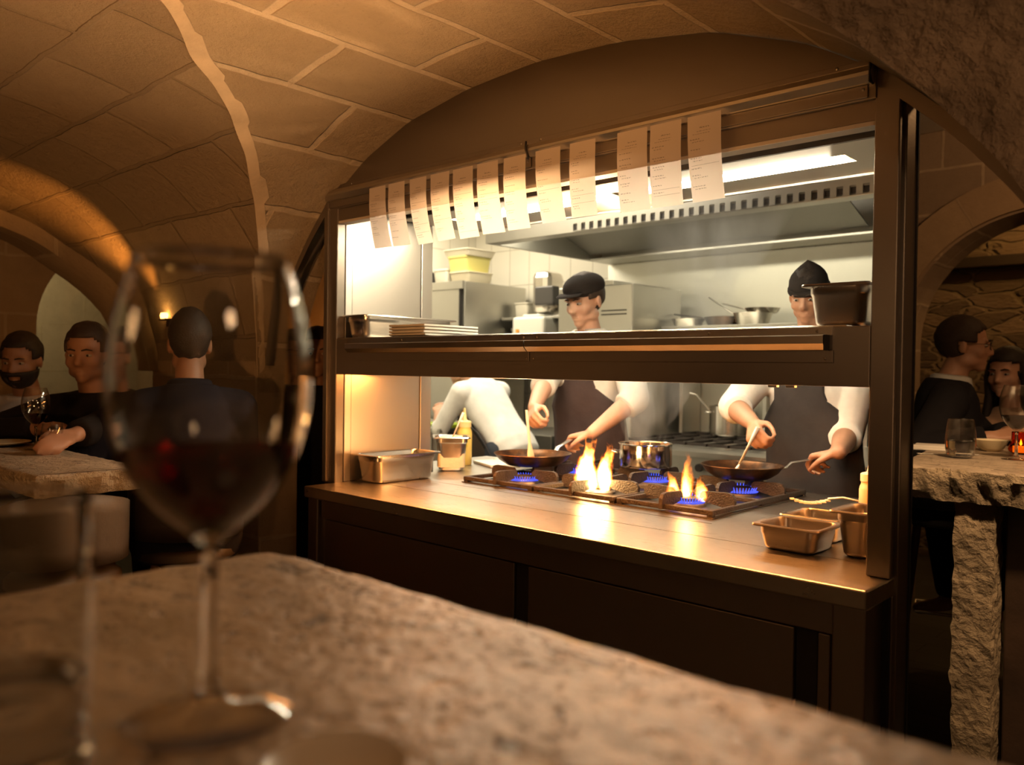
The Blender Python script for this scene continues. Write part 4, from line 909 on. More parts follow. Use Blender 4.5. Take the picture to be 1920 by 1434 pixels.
def slab(root, outline, zt, th, mt, emt, rough=.006, rc=.02, step=.012, name='tabletop'):
    """stone slab: smooth worn top, hewn edge; outline is a list of (x, y) in world units"""
    pts = []; n = len(outline)
    for i in range(n):                                   # round each corner
        a, b, c2 = Vector(outline[i-1]), Vector(outline[i]), Vector(outline[(i+1) % n])
        d0, d1 = (a-b).normalized(), (c2-b).normalized(); p0, p1 = b+d0*rc, b+d1*rc
        for k in range(7): t = k/6; pts.append(p0*(1-t)**2+b*2*t*(1-t)+p1*t*t)
    P = []
    for i in range(len(pts)):
        a, b = pts[i], pts[(i+1) % len(pts)]; k = max(1, int((b-a).length/step))
        for q in range(k): P.append(a+(b-a)*q/k)
    cen = sum(P, Vector((0, 0)))/len(P); m = MB(); R = []; nP = len(P)
    for (dz, ins, am) in ((0, .016, .15), (-.0015, .006, .5), (-.006, 0, 1), (-.25*th, -.004, 1.6), (-.5*th, 0, 2.2), (-.75*th, .002, 2.2), (-th, .012, 1.6)):
        ring = []
        for i, p in enumerate(P):
            t = (P[(i+1) % nP]-P[i-1]).normalized(); nr = Vector((t.y, -t.x))
            if nr.dot(p-cen) < 0: nr = -nr
            q3 = (p.x, p.y, dz); d = -ins+rough*am*fbm(q3, 22)+rough*.8*am*fbm(q3, 7)
            z = zt+dz+(rough*.35*fbm(q3, 30) if -th < dz < 0 else (rough*1.1*fbm(q3, 14) if dz <= -th else rough*.25*(fbm(q3, 9)-.2)*(ins < .01)))
            q = p+nr*d; ring.append(W2(root, (q.x, q.y, z)))
        R.append(ring)
    vs = m.rings(R, True, True)
    o = m.build(name, [emt, mt], root, 180)
    for poly in o.data.polygons:
        if len(poly.vertices) > 8 or (poly.normal.z > .8): poly.material_index = 1
    o.data.set_sharp_from_angle(angle=math.radians(35)); return o
def leg_block(root, a, b, mt, name='leg', rough=.008):
    m = MB(); n = 46; R = []; (x0, y0, z0), (x1, y1, z1_) = a, b
    for k in range(n+1):
        z = z0+(z1_-z0)*k/n; ring = []
        for i in range(32):
            s_ = i/8; e = int(s_); t = s_-e; x, y = [(x0+(x1-x0)*t, y0), (x1, y0+(y1-y0)*t), (x1-(x1-x0)*t, y1), (x0, y1-(y1-y0)*t)][e]
            cx, cy_ = (x0+x1)/2, (y0+y1)/2; d = rough*(fbm((x, y, z), 9)+.7*fbm((x, y, z), 28)); f_ = Vector((x-cx, y-cy_)).normalized()
            ring.append(W2(root, (x+f_.x*d, y+f_.y*d, z)))
        R.append(ring)
    m.rings(R); return m.build(name, mt, root, 60)
# the table in front of the camera
t = empty('stone_table', (-.1, 0, 0), 0, 'large pale pitted stone table in front, carrying the big wine glass', 'table')
slab(t, [(-.893, .541), (.72, .541), (.72, -.62), (-.893, -.62)], 1.18, .085, TRAV, EDGE, .0045, .055, .010)
leg_block(t, (-.70, -.10, 0), (-.50, .10, 1.094), EDGE); leg_block(t, (.36, -.10, 0), (.56, .10, 1.094), EDGE)
# table at the right beyond the pass
t = empty('stone_table', (-.2, 3.4, 0), 0, 'high stone table with a thick rough-hewn edge behind the right frame post', 'table')
slab(t, [(-.945, 2.91), (.55, 2.91), (.55, 4.22), (-1.03, 4.22), (-1.11, 3.86)], 1.10, .105, TRAVD, EDGE, .0065, .015, .012)
leg_block(t, (-.782, 2.95, 0), (-.668, 3.07, 1.0), EDGE, 'leg', .009)
DKW = mat('dark_wood', (.045, .026, .016), .5, 0, .15, 30, .3, 6)
pbox(t, 'back_panel', (-.655, 3.04, 0), (-.40, 3.12, .995), DKW, .006); leg_block(t, (.30, 3.3, 0), (.45, 3.45, 1.0), EDGE)
# table at the left
t = empty('stone_table', (-3.2, .93, 0), 0, 'stone table at the left with two diners behind it', 'table')
slab(t, [(-4.3, .735), (-2.415, .752), (-2.42, 1.06), (-4.3, 1.06)], 1.10, .062, TRAVD, EDGE, .006, .012, .014)
leg_block(t, (-3.75, .86, 0), (-3.62, .98, 1.04), EDGE); leg_block(t, (-4.25, .84, 0), (-4.12, .98, 1.04), EDGE)
# ---- glass
def glass_mat(name, col=(1, 1, 1), rough=0.0, ior=1.47):
    m = bpy.data.materials.new(name); m.use_nodes = True; nt = m.node_tree; nt.nodes.clear()
    out = N(nt, 'ShaderNodeOutputMaterial'); g = N(nt, 'ShaderNodeBsdfGlass'); g.inputs['Color'].default_value = (*col, 1); g.inputs['Roughness'].default_value = rough; g.inputs['IOR'].default_value = ior
    nt.links.new(g.outputs[0], out.inputs[0]); return m
GLASS = glass_mat('clear_glass', (.97, .97, .96)); WINE = glass_mat('red_wine', (.16, .006, .010), 0, 1.34); WATER = glass_mat('water', (.96, .97, .97), 0, 1.33)
def thin_glass():
    m = bpy.data.materials.new('clear_glass_foot'); m.use_nodes = True; nt = m.node_tree; nt.nodes.clear()
    out = N(nt, 'ShaderNodeOutputMaterial'); g = N(nt, 'ShaderNodeBsdfGlossy'); g.inputs['Roughness'].default_value = .02; tr = N(nt, 'ShaderNodeBsdfTransparent'); tr.inputs[0].default_value = (.96, .95, .93, 1)
    fr = N(nt, 'ShaderNodeLayerWeight'); fr.inputs[0].default_value = .5; mx = N(nt, 'ShaderNodeMixShader'); nt.links.new(math_(nt, 'ADD', .06, math_(nt, 'MULTIPLY', math_(nt, 'POWER', fr.outputs['Facing'], 3.0), .85)), mx.inputs[0]); nt.links.new(tr.outputs[0], mx.inputs[1]); nt.links.new(g.outputs[0], mx.inputs[2]); nt.links.new(mx.outputs[0], out.inputs[0]); return m
FOOT = thin_glass()
def interp_r(prof, z): return float(np.interp(z, [p[1] for p in prof], [p[0] for p in prof]))
def dense(prof, n=40):
    """smooth radius profile through (r, z) points"""
    zs = np.array([p[1] for p in prof]); rs = np.array([p[0] for p in prof]); g = np.linspace(zs[0], zs[-1], n)
    tn = np.gradient(rs, zs); out = []
    for z in g:
        i = min(max(np.searchsorted(zs, z)-1, 0), len(zs)-2); h = zs[i+1]-zs[i]; t = (z-zs[i])/h
        out.append((max(.0002, (2*t**3-3*t*t+1)*rs[i]+(t**3-2*t*t+t)*h*tn[i]+(-2*t**3+3*t*t)*rs[i+1]+(t**3-t*t)*h*tn[i+1]), float(z)))
    return out
def vessel(outer, th, bottom):
    """closed glass wall: out up, in down; bottom = inner floor height"""
    o = dense(outer); inn = [(max(r-th, .0003), z) for r, z in reversed(o) if z > bottom]
    return [(0.0, o[0][1])]+o+[(o[-1][0]-th*.5, o[-1][1]+th*.4)]+inn+[(inn[-1][0]*.6, bottom-.0004), (0.0, bottom-.0006)]
def liquid(outer, th, bottom, level, gap=.0004):
    o = dense(outer, 60); pts = [(r-th-gap, z) for r, z in o if bottom+.0008 < z < level and r-th-gap > .001]
    return [(0.0, pts[0][1]-.0003)]+pts+[(pts[-1][0], level), (0.0, level)]
BOWL = [(.0060, .108), (.0150, .117), (.0310, .131), (.0460, .150), (.0560, .174), (.0603, .200), (.0598, .225), (.0550, .255), (.0455, .286)]
def wine_glass(loc, s, level, label, group=None, gm=None):
    t = empty('wine_glass', loc, 0, label, 'wine glass', group); sc = lambda P: [(r*s, z*s) for r, z in P]
    m = MB(); m.lathe(sc(vessel(BOWL, .0011, .1165)), 64); m.build('bowl', gm or GLASS, t, 180)
    m = MB(); m.lathe(sc([(0, .0135), (.0092, .0136), (.0072, .018), (.0056, .034), (.0050, .065), (.0053, .095), (.0061, .1075), (0, .1076)]), 40); m.build('stem', GLASS, t, 180)
    m = MB(); m.lathe(sc([(0, .0008), (.0490, .0006), (.0505, .0016), (.0500, .0030), (.030, .0052), (.0135, .0095), (.0092, .0134), (0, .0135)]), 56); m.build('foot', FOOT, t, 180)
    if level: m = MB(); m.lathe(sc(liquid(BOWL, .0011, .1165, level)), 64); m.build('red_wine', WINE, t, 60)
    return t
wine_glass((-.489, .251, 1.1805), 1.0, .168, 'large red wine glass standing on the stone table in front')
TUMB = [(.024, .0), (.034, .004), (.042, .020), (.0455, .045), (.0445, .075), (.0410, .105), (.0375, .125)]
def tumbler(loc, s, level, label, group=None, liq=None, prof=TUMB, gm=None):
    t = empty('water_glass', loc, 0, label, 'water glass', group); sc = lambda P: [(r*s, z*s) for r, z in P]
    m = MB(); m.lathe(sc(vessel(prof, .0013, .006)), 48); m.build('glass', gm or FOOT, t, 180)
    if level: m = MB(); m.lathe(sc(liquid(prof, .0013, .006, level)), 48); m.build('water', liq or WATER, t, 60)
    return t
tumbler((-.468, .132, 1.1805), 1.0, .06, 'blurred water tumbler at the very corner of the front table beside the big wine glass', None, None, [(.026, 0), (.034, .004), (.038, .03), (.0405, .07), (.040, .11), (.0385, .153)], GLASS)
# pale plate edge near the camera
m = MB(); m.lathe([(0, .003), (.045, .003), (.060, .012), (.063, .0135), (.062, .015), (.045, .006), (0, .006)], 40); o = m.build('saucer', mat('stoneware', (.86, .76, .62), .3), None, 40, loc=(-.357, .253, 1.1805)); o.scale = (.6, .6, 1); tag(o, 'small pale saucer at the near edge of the picture on the front table', 'saucer')
# on the right table
tumbler((-.867, 3.322, 1.1005), 1.12, .055, 'stemless glass of water standing on the rough-edged table at the right')
wine_glass((-.707, 3.404, 1.1005), .93, .17, 'red wine glass on the rough-edged table in front of the dark-haired woman', None, FOOT)
m = MB(); m.box((0, 0, .005), (.22, .16, .010), .003, (0, 0, .2)); m.box((.008, .004, .0135), (.20, .15, .007), .003, (0, 0, .23)); o = m.build('napkin', MATS['white_cloth'], None, 40, loc=(-1.02, 3.62, 1.1005)); tag(o, 'folded white napkin at the left end of the rough-edged table', 'napkin')
t = empty('table_knife', (-.93, 3.40, 1.1005), .6, 'table knife in front of the white napkin', 'knife'); m = MB(); m.box((.06, 0, .003), (.10, .013, .005), .002); m.build('handle', HAND, t); m = MB(); m.box((-.05, 0, .003), (.115, .016, .0015), .0005); m.build('blade', HAND, t)
m = MB(); m.lathe([(0, 0), (.03, 0), (.045, .012), (.062, .045), (.060, .045), (.043, .014), (0, .006)], 32); o = m.build('serving_bowl', mat('ceramic', (.70, .60, .40), .35), None, 40, loc=(-.86, 3.72, 1.1005)); tag(o, 'small pale bowl at the back of the rough-edged table', 'bowl')
def candle(loc, label):
    t = empty('candle_glass', loc, 0, label, 'candle'); P = [(.022, 0), (.030, .004), (.032, .05), (.031, .085)]
    m = MB(); m.lathe(vessel(P, .0015, .006), 28); m.build('glass', glass_mat('amber_glass', (.9, .45, .12)), t, 180)
    m = MB(); m.lathe([(0, .008), (.027, .008), (.027, .03), (0, .03)], 24); m.build('wax', mat('wax', (.85, .68, .42), .5, emit=(1, .5, .14), estr=1.2), t, 40)
    m = MB(); m.lathe([(.0005, 0), (.0045, .006), (.003, .014), (.0003, .024)], 12, (0, 0, .033)); m.build('candle_flame', mat('candle_fire', (1, .6, .2), .5, emit=(1, .55, .15), estr=60), t, 180)
candle((-.745, 3.66, 1.1005), 'small lit candle in an amber glass behind the red wine glass on the right table')
tumbler((-.66, 3.62, 1.1005), .9, 0, 'empty stemless glass behind the red wine glass on the right table')
# on the left table
wine_glass((-3.16, .985, 1.1005), .74, .165, 'red wine glass on the left table in front of the dark-clothed man', None, FOOT)
tumbler((-3.0, .985, 1.1005), .78, .045, 'small glass with amber drink on the left table', None, glass_mat('amber_drink', (.35, .10, .02), 0, 1.33))
for x, y, lb in ((-3.36, .93, 'round pale plate on the left table'), (-3.78, .96, 'round pale plate before the man in white at the far left')):
    m = MB(); m.lathe([(0, .004), (.06, .004), (.098, .014), (.1, .016), (.097, .017), (.06, .008), (0, .008)], 40); o = m.build('plate', MATS['ceramic'], None, 40, loc=(x, y, 1.1005)); tag(o, lb, 'plate', 'plates on the left table')
t = empty('mobile_phone', (-3.62, .99, 1.1005), .4, 'dark phone with a bluish lit screen lying on the left table', 'phone'); m = MB(); m.box((0, 0, .004), (.075, .15, .008), .003); m.build('body', BLACK, t); m = MB(); m.box((0, 0, .0085), (.067, .14, .0008)); m.build('screen', mat('phone_screen', (.05, .06, .2), .3, emit=(.15, .2, .8), estr=.5), t)
# ---- stools
def stool(loc, rz, label, group, seat_mt, seat_z=.74, back=False, coat=None):
    t = empty('bar_stool', loc, rz, label, 'stool', group); w = .17
    m = MB(); m.lathe([(0, 0), (.165, 0), (.18, .012), (.178, .035), (.16, .048), (0, .055)], 32, (0, 0, seat_z-.05)); m.build('seat', seat_mt, t, 50)
    for sx, sy in ((1, 1), (1, -1), (-1, 1), (-1, -1)):
        m = MB(); m.tube([(sx*.10, sy*.10, seat_z-.048), (sx*w, sy*w, 0)], [.017, .019], 12); m.build('leg', mat('stool_wood', (.16, .075, .032), .45, 0, .1, 20, .2, 5), t, 60)
    m = MB(); R = .148
    m.tube([(R*math.cos(a), R*math.sin(a), .28) for a in np.linspace(0, 2*PI, 4, endpoint=False)+PI/4]+[(R*math.cos(PI/4)*1.0, R*math.sin(PI/4), .28)], .009, 8); m.build('foot_rest', HAND, t, 60)
    if back:
        m = MB(); P = []
        for i in range(17):
            a = PI+PI*i/16; P.append([(.185*math.cos(a)*(1+.0*j), .185*math.sin(a)-.02*j, seat_z+.04+.24*j*(.75+.25*math.sin(PI*i/16))) for j in (0, .25, .5, .75, 1)])
        m.grid(P); m.build('backrest', coat or seat_mt, t, 180, solid=.03)
    return t
PALE = mat('pale_leather', (.085, .062, .04), .6, 0, .2, 40); DKL = mat('dark_leather', (.03, .022, .018), .5, 0, .2, 40)
stool((-1.205, 4.32, 0), .3, 'wooden bar stool with metal foot ring below the man in glasses', 'bar stools', mat('grey_leather', (.22, .23, .22), .55), .74, True)
stool((-2.98, 1.44, 0), math.radians(64), 'bar stool with a dark curved back under the man seen from behind', 'bar stools', DKL, .74, True)
stool((-3.58, 1.36, 0), 3.3, 'bar stool under the dark-clothed man behind the left table', 'bar stools', DKL, .74)
stool((-3.02, 1.03, 0), math.radians(75), 'empty bar stool with pale curved leather back beside the left table', 'bar stools', PALE, .70, True)
# ---- wall lamps
def sconce(loc, label, d):
    t = empty('wall_uplight', loc, 0, label, 'lamp'); m = MB(); m.box((0, .012, -.006), (.085, .055, .008), .002); m.box((0, .03, -.02), (.03, .02, .04), .002); m.build('bracket', DKW, t)
    m = MB(); m.lathe([(0, 0), (.020, 0), (.024, .014), (.019, .026), (0, .028)], 24); m.build('glowing_lens', mat('lens_glow', (1, .7, .3), .4, emit=(1, .50, .13), estr=60), t, 180); return t
sconce((-3.97, 1.765, 1.622), 'small glowing uplight on the stone pier, casting an orange beam', None)
t = empty('hanging_lamp', (-4.0, 2.40, 1.615), 0, 'small glowing amber lamp hanging in the dark passage behind the pier', 'lamp')
m = MB(); m.lathe([(.006, .075), (.024, .055), (.034, .0), (.034, -.055), (.024, -.075), (0, -.078)], 24); m.build('shade', mat('amber_shade', (1, .5, .12), .5, emit=(1, .36, .05), estr=7), t, 180)
m = MB(); m.tube([(0, 0, .075), (0, 0, .80)], .004, 8); m.build('cord', BLACK, t)
l = point('hanging_lamp_glow', (0, -.06, 0), 3.2, (1, .45, .14), .05); l.parent = t
# ================================================================ PEOPLE
SKIN = {}
def skin(name, c):
    if name in SKIN: return SKIN[name]
    m, nt, p = new_mat('skin_'+name); v = coord(nt); f = noise(nt, v, 14, 4)
    nt.links.new(mixc(nt, f, tuple(x*.82 for x in c), tuple(min(1, x*1.14) for x in c)), p.inputs['Base Color'])
    p.inputs['Roughness'].default_value = .5; p.inputs['Subsurface Weight'].default_value = .06; p.inputs['Subsurface Radius'].default_value = (.01, .004, .002)
    SKIN[name] = m; return m
def cloth(name, c, b=.35, sheen=.1):
    return mat('cloth_'+name, c, .92, 0, b, 14, .12, 10, .12, sheen if sum(c) > .3 else 0)
def remesh(m, name, mt, parent, vox, smooth=3, fn=None):
    o = m.build(name, mt, parent)
    md = o.modifiers.new('r', 'REMESH'); md.mode = 'VOXEL'; md.voxel_size = vox; md.use_smooth_shade = True
    dg = bpy.context.evaluated_depsgraph_get(); dg.update(); me = bpy.data.meshes.new_from_object(o.evaluated_get(dg))
    o.modifiers.clear(); old = o.data; o.data = me; bpy.data.meshes.remove(old); me.name = name
    bm = bmesh.new(); bm.from_mesh(me)
    for _ in range(smooth): bmesh.ops.smooth_vert(bm, verts=bm.verts, factor=.5, use_axis_x=True, use_axis_y=True, use_axis_z=True)
    if fn: fn(bm)
    bm.to_mesh(me); bm.free()
    for p in me.polygons: p.use_smooth = True
    if not me.materials: me.materials.append(mt)
    return o
def ik(a, b, l1, l2, hint):
    a, b = Vector(a), Vector(b); d = b-a; L = min(d.length, (l1+l2)*.999); d.normalize(); b = a+d*L
    x = (l1*l1-l2*l2+L*L)/(2*L); h = math.sqrt(max(0, l1*l1-x*x)); hn = Vector(hint); hn = (hn-d*hn.dot(d)).normalized()
    return a+d*x+hn*h, b
def hand(m, wrist, d, n, th, curl=(.5, .7, .5), s=1.0, spread=.0, thumb_in=.6, wr=.027):
    """palm, four fingers and a thumb. d: wrist to knuckles, n: out of the palm, th: side of the thumb"""
    w = Vector(wrist); d = Vector(d).normalized(); n = Vector(n); n = (n-d*n.dot(d)).normalized(); l = Vector(th); l = (l-d*l.dot(d)-n*l.dot(n)).normalized()
    K = [w+d*.092*s+l*.031*s, w+d*.096*s+l*.010*s, w+d*.091*s-l*.011*s, w+d*.082*s-l*.030*s]
    for k in K: m.cap(w+d*.012*s+(k-w-d*.09*s)*.55, .0145*s, k-n*.001, .0115*s, 10)
    m.ell(w+d*.05*s+n*.004*s, (.036*s, .046*s, .014*s), Matrix((l, d, n)).transposed(), 12, 10); m.ell(w+d*.035*s+l*.022*s+n*.008*s, (.017*s, .028*s, .014*s), Matrix((l, d, n)).transposed(), 10, 8)
    for i, (k, ln) in enumerate(zip(K, (.95, 1.06, 1.0, .80))):
        a = 0; p = k; sp_ = (1.5-i)*spread
        for seg, (L, c_) in enumerate(zip((.043, .027, .021), curl)):
            a += c_+(.06*i if seg == 0 else 0); dr = (d*math.cos(a)+n*math.sin(a)+l*sp_*math.cos(a)).normalized(); q = p+dr*L*ln*s; m.cap(p, (.0102, .0092, .0084)[seg]*s, q, (.0092, .0084, .0074)[seg]*s, 10); p = q
    p = w+d*.022*s+l*.024*s+n*.006*s
    for L, r0, r1, v in ((.042, .0145, .0115, d*.62+l*.62+n*.35*thumb_in), (.032, .0115, .0100, d*.85+l*.12+n*.55*thumb_in), (.025, .0100, .0080, d*.85-l*.22*thumb_in+n*.5*thumb_in)):
        q = p+v.normalized()*L*s; m.cap(p, r0*s, q, r1*s, 10); p = q
TORSO = [(-.13, .12, .085, -.005), (-.10, .155, .108, -.005), (-.02, .165, .115, -.005), (.06, .156, .108, -.002), (.14, .152, .105, .002), (.22, .158, .110, .005), (.30, .168, .113, .004), (.36, .170, .109, -.002), (.41, .156, .097, -.008), (.45, .118, .080, -.012), (.485, .072, .062, -.012)]
def person(name, label, loc, face, skin_c, lean=.10, hip=.93, s=1.0, sit=False, head_yaw=0, head_pitch=.1, wrists=(None, None), hands=(None, None), hints=((.7, .1, -.6), (-.7, .1, -.6)), vox=.008,
           shirt=None, sleeve=1.0, trousers=None, hair=None, hair_fn=None, apron=None, collar=None, hat=None, beard=None, glasses=False, extra=None, side=0, female=False, head=1.0, jacket_r=.0, legdir=0):
    """loc = point below the pelvis; face = direction looked at; wrists and hands are given for the person's right, left, in world axes"""
    t = empty(name, (loc[0], loc[1], 0), 0, label, 'person')
    fw = Vector((face[0], face[1], 0)).normalized(); rt = Vector((fw.y, -fw.x, 0)); up = Vector((0, 0, 1)); B = Matrix((rt, fw, up)).transposed()
    def L2(p): return B @ Vector(p)                                   # body axes (right, front, up) about the root
    T = Matrix.Rotation(-lean, 3, 'X') @ Matrix.Rotation(side, 3, 'Y')
    H0 = Vector((0, 0, hip))
    def U(p): return L2(H0 + T @ (Vector(p)*s))                        # upper body point, p measured from the pelvis
    BT = B @ T
    m = MB(); sh = MB(); tr = MB(); hw = .185 if not female else .165
    def E(mm, c, r, g=0): mm.ell(U(c), [x*s+g for x in r], BT, 20, 14)
    for mm, kk, g in ((m, .95, 0), (sh, 1.0, .014+jacket_r)):
        mm.rings([[U(((rx*kk+g)*math.cos(a), yo+(ry*kk+g)*math.sin(a), z+(g if z > .4 else 0))) for a in np.linspace(0, 2*PI, 32, endpoint=False)] for z, rx, ry, yo in TORSO])
    if female: E(m, (0, .07, .31), (.11, .06, .07)); E(sh, (0, .07, .31), (.12, .065, .075), .01)
    neck0, neck1 = U((0, -.012, .47)), U((0, .015, .575)); m.cap(neck0, .060*s, neck1, .054*s)
    # head
    hc = U((0, .030, .665)); hy = Matrix.Rotation(head_yaw, 3, 'Z') @ Matrix.Rotation(-head_pitch, 3, 'X'); HB = B @ hy; hs = s*head
    def HP(p): return hc+HB @ (Vector(p)*hs)
    def HE(mm, c, r, rot=None, g=0, u=18, v=14): mm.ell(HP(c), [x*hs+g for x in r], HB @ Euler(rot).to_matrix() if rot else HB, u, v)
    HE(m, (0, -.012, .032), (.076, .096, .088)); HE(m, (0, .022, -.012), (.066, .074, .085)); HE(m, (0, .030, -.060), (.052, .058, .048)); HE(m, (0, .066, -.094), (.026, .022, .021))
    for q in (-1, 1):
        HE(m, (q*.040, .050, -.030), (.026, .030, .028)); HE(m, (q*.045, .012, -.068), (.022, .040, .028)); HE(m, (q*.028, .081, .018), (.027, .012, .009)); HE(m, (q*.077, -.010, -.012), (.010, .019, .032), (0, 0, -.35*q))
        HE(m, (q*.010, .099, -.036), (.009, .009, .008))
    m.cap(HP((0, .086, .012)), .010*hs, HP((0, .106, -.032)), .0125*hs); HE(m, (0, .084, -.062), (.024, .010, .0065)); HE(m, (0, .082, -.074), (.021, .011, .0075))
    # arms
    hd_pts = []
    for i, q in enumerate((1, -1)):
        S0 = U((q*hw, -.01, .415)); wt = wrists[i]; wt = (Vector(wt)-Vector(t.location)) if wt is not None else U((q*.24, .12, -.10)); hint = L2(hints[i])
        el, wr = ik(S0, wt, .29*s, .262*s, hint); hd_pts.append((el, wr))
        m.cap(U((q*.11, -.01, .43)), .058*s, S0, .060*s); m.cap(S0, .054*s, el, .042*s); m.cap(el, .042*s, el.lerp(wr, .35), .043*s); m.cap(el.lerp(wr, .35), .043*s, wr, .0275*s)
        sh.cap(U((q*.10, -.012, .43)), .066*s+jacket_r, S0, .070*s+jacket_r); sh.cap(S0, .069*s+jacket_r, el, .056*s+jacket_r)
        if sleeve > 0: e2 = el.lerp(wr, sleeve*.93); sh.cap(el, .056*s+jacket_r, el.lerp(e2, .3), .056*s+jacket_r); sh.cone(el, .055*s+jacket_r, e2, (.058-.018*sleeve)*s+jacket_r)
        hnd = hands[i]
        if hnd is None: dd = (wr-el).normalized(); hand(m, wr, dd, L2((-q*.5, .2, -.8)), L2((-q, .5, .2)), (.35, .4, .3), s*.98)
        else: hand(m, wr, hnd['d'], hnd['n'], hnd['th'], hnd.get('curl', (.9, 1.0, .6)), s*.98, hnd.get('spread', 0), hnd.get('thumb', .8))
    # legs
    for q in (1, -1):
        hp = L2((q*.095*s, 0, hip-.04*s))
        if sit: kn = L2((q*.13*s, .43*s, hip+.0)); an = L2((q*.12*s, .36*s, max(.10, hip-.42*s))); to = an+L2((q*.03, .16*s, -.055))
        else: kn = L2((q*.11*s, .03, hip*.50)); an = L2((q*.115*s, 0, .085)); to = an+L2((q*.03, .16*s, -.05))
        m.cap(hp, .088*s, kn, .058*s); m.cap(kn, .058*s, kn.lerp(an, .3), .056*s); m.cap(kn.lerp(an, .3), .056*s, an, .038*s); m.cap(an-Vector((0, 0, .045)), .036*s, to, .03*s)
        tr.cap(hp, .100*s, kn, .071*s); tr.cap(kn, .071*s, an+Vector((0, 0, .03)), .055*s)
    tr.ell(L2((0, 0, hip-.01)), (.175*s, .128*s, .125*s), B, 20, 14)
    def sockets(bm):
        for q in (-1, 1):
            c_ = HP((q*.031, .090, .0)); dv = HB @ Vector((0, -1, 0))
            for v in bm.verts:
                d = (v.co-c_).length
                if d < .026*hs: v.co += dv*.009*hs*(1-(d/(.026*hs))**2)**1.5
        mth = HP((0, .094, -.068))
        for v in bm.verts:
            lo = HB.transposed() @ (v.co-mth)
            if abs(lo.x) < .024*hs and abs(lo.z) < .003*hs and abs(lo.y) < .03*hs: v.co += HB @ Vector((0, -.004*hs, 0))
    body = remesh(m, 'body', skin(skin_c[0], skin_c[1]), t, vox, 3, sockets)
    if shirt: remesh(sh, 'shirt' if jacket_r < .008 else 'jacket', shirt, t, max(vox, .008), 4)
    else: sh.bm.free()
    remesh(tr, 'trousers', trousers or cloth('dark_trousers', (.02, .02, .025)), t, .010, 3)
    # eyes
    for q in (-1, 1):
        m = MB(); m.ell(HP((q*.031, .0765, -.001)), (.0130*hs, .0120*hs, .0062*hs), HB, 14, 10); e = m.build('eye', mat('eye_white', (.42, .38, .33), .3), t, 180)
        m = MB(); m.ell(HP((q*.031, .0862, -.001)), (.0052*hs, .0032*hs, .0048*hs), HB, 10, 8); m.build('iris', mat('iris', (.035, .022, .015), .2), e, 180)
        m = MB(); m.tube([HP((q*.012, .0935, .0185)), HP((q*.030, .0945, .0235)), HP((q*.047, .080, .0185))], [.0030*hs, .0040*hs, .0022*hs], 6); m.build('eyebrow', hair or BLACK, t, 180)
    # hair as a thick cap that follows the skull
    def shell(fn, nm, mt, c_, r, th, u=44, v=30, rough=.004):
        m = MB(); keep = []
        for i in range(v+1):
            ph = PI*i/v; row = []
            for j in range(u):
                a = 2*PI*j/u; dx, dy, dz = math.sin(ph)*math.cos(a), math.sin(ph)*math.sin(a), math.cos(ph)
                row.append((c_[0]+r[0]*dx, c_[1]+r[1]*dy, c_[2]+r[2]*dz))
            keep.append(row)
        vv = {}
        def V(i, j):
            j %= u
            if (i, j) not in vv:
                p = Vector(keep[i][j]); k = 1+rough*12*mnoise.noise(p*42+Vector((s, hip, 3))); vv[(i, j)] = m.bm.verts.new(HP((c_[0]+(p.x-c_[0])*k, c_[1]+(p.y-c_[1])*k, c_[2]+(p.z-c_[2])*k)))
            return vv[(i, j)]
        for i in range(v):
            for j in range(u):
                q = [keep[i][j], keep[i+1][j], keep[i+1][(j+1) % u], keep[i][(j+1) % u]]; ce = [sum(z)/4 for z in zip(*q)]
                if fn(*ce):
                    f4 = [V(i, j), V(i+1, j), V(i+1, j+1), V(i, j+1)]
                    try: m.bm.faces.new(f4)
                    except ValueError: pass
        o = m.build(nm, mt, t, 180); o.modifiers.new('s', 'SOLIDIFY').thickness = th; o.modifiers['s'].offset = -1; return o
    if hair:
        fn = hair_fn or (lambda x, y, z: (z > .060 or y < .048-.5*max(0, .03-z)) and z > (-.075 if y > -.04 else -.105) and (y < .062 or z > .068) and not (abs(x) > .06 and z < .012 and y > -.022))
        shell(fn, 'hair', hair, (0, -.014, .030), (.084, .106, .100), .016)
    if beard: shell(lambda x, y, z: z < -.040 and y > -.005 and not (abs(x) < .026 and -.078 < z < -.058 and y > .06), 'beard', beard, (0, .026, -.040), (.066, .072, .076), .012)
    if hat: hat(t, HP, HB, hs)
    if extra: extra(t, HP, U)
    if collar:
        m = MB(); P = []
        for i in range(21):
            a = PI/2+.35+(2*PI-.7)*i/20; P.append([U((.074*math.cos(a), -.006+.072*math.sin(a), .470)), U((.070*math.cos(a), -.002+.067*math.sin(a), .530)), U((.082*math.cos(a), -.002+.080*math.sin(a), .522)), U((.100*math.cos(a), -.004+.096*math.sin(a), .478))])
        m.grid(P); m.build('collar', collar, t, 180, solid=.003)
    if glasses:
        m = MB()
        for q in (-1, 1):
            cpt = [HP((q*.032+.022*math.cos(a), .102-.006*abs(math.cos(a)), -.002+.017*math.sin(a))) for a in np.linspace(0, 2*PI, 17)]; m.tube(cpt, .0016, 6); m.tube([HP((q*.053, .096, .004)), HP((q*.074, .05, .004)), HP((q*.080, -.015, .0)), HP((q*.078, -.03, -.012))], .0016, 6)
        m.tube([HP((-.010, .104, .0)), HP((0, .108, .002)), HP((.010, .104, .0))], .0016, 6); m.build('glasses', mat('spectacle_frame', (.03, .02, .015), .3), t, 180)
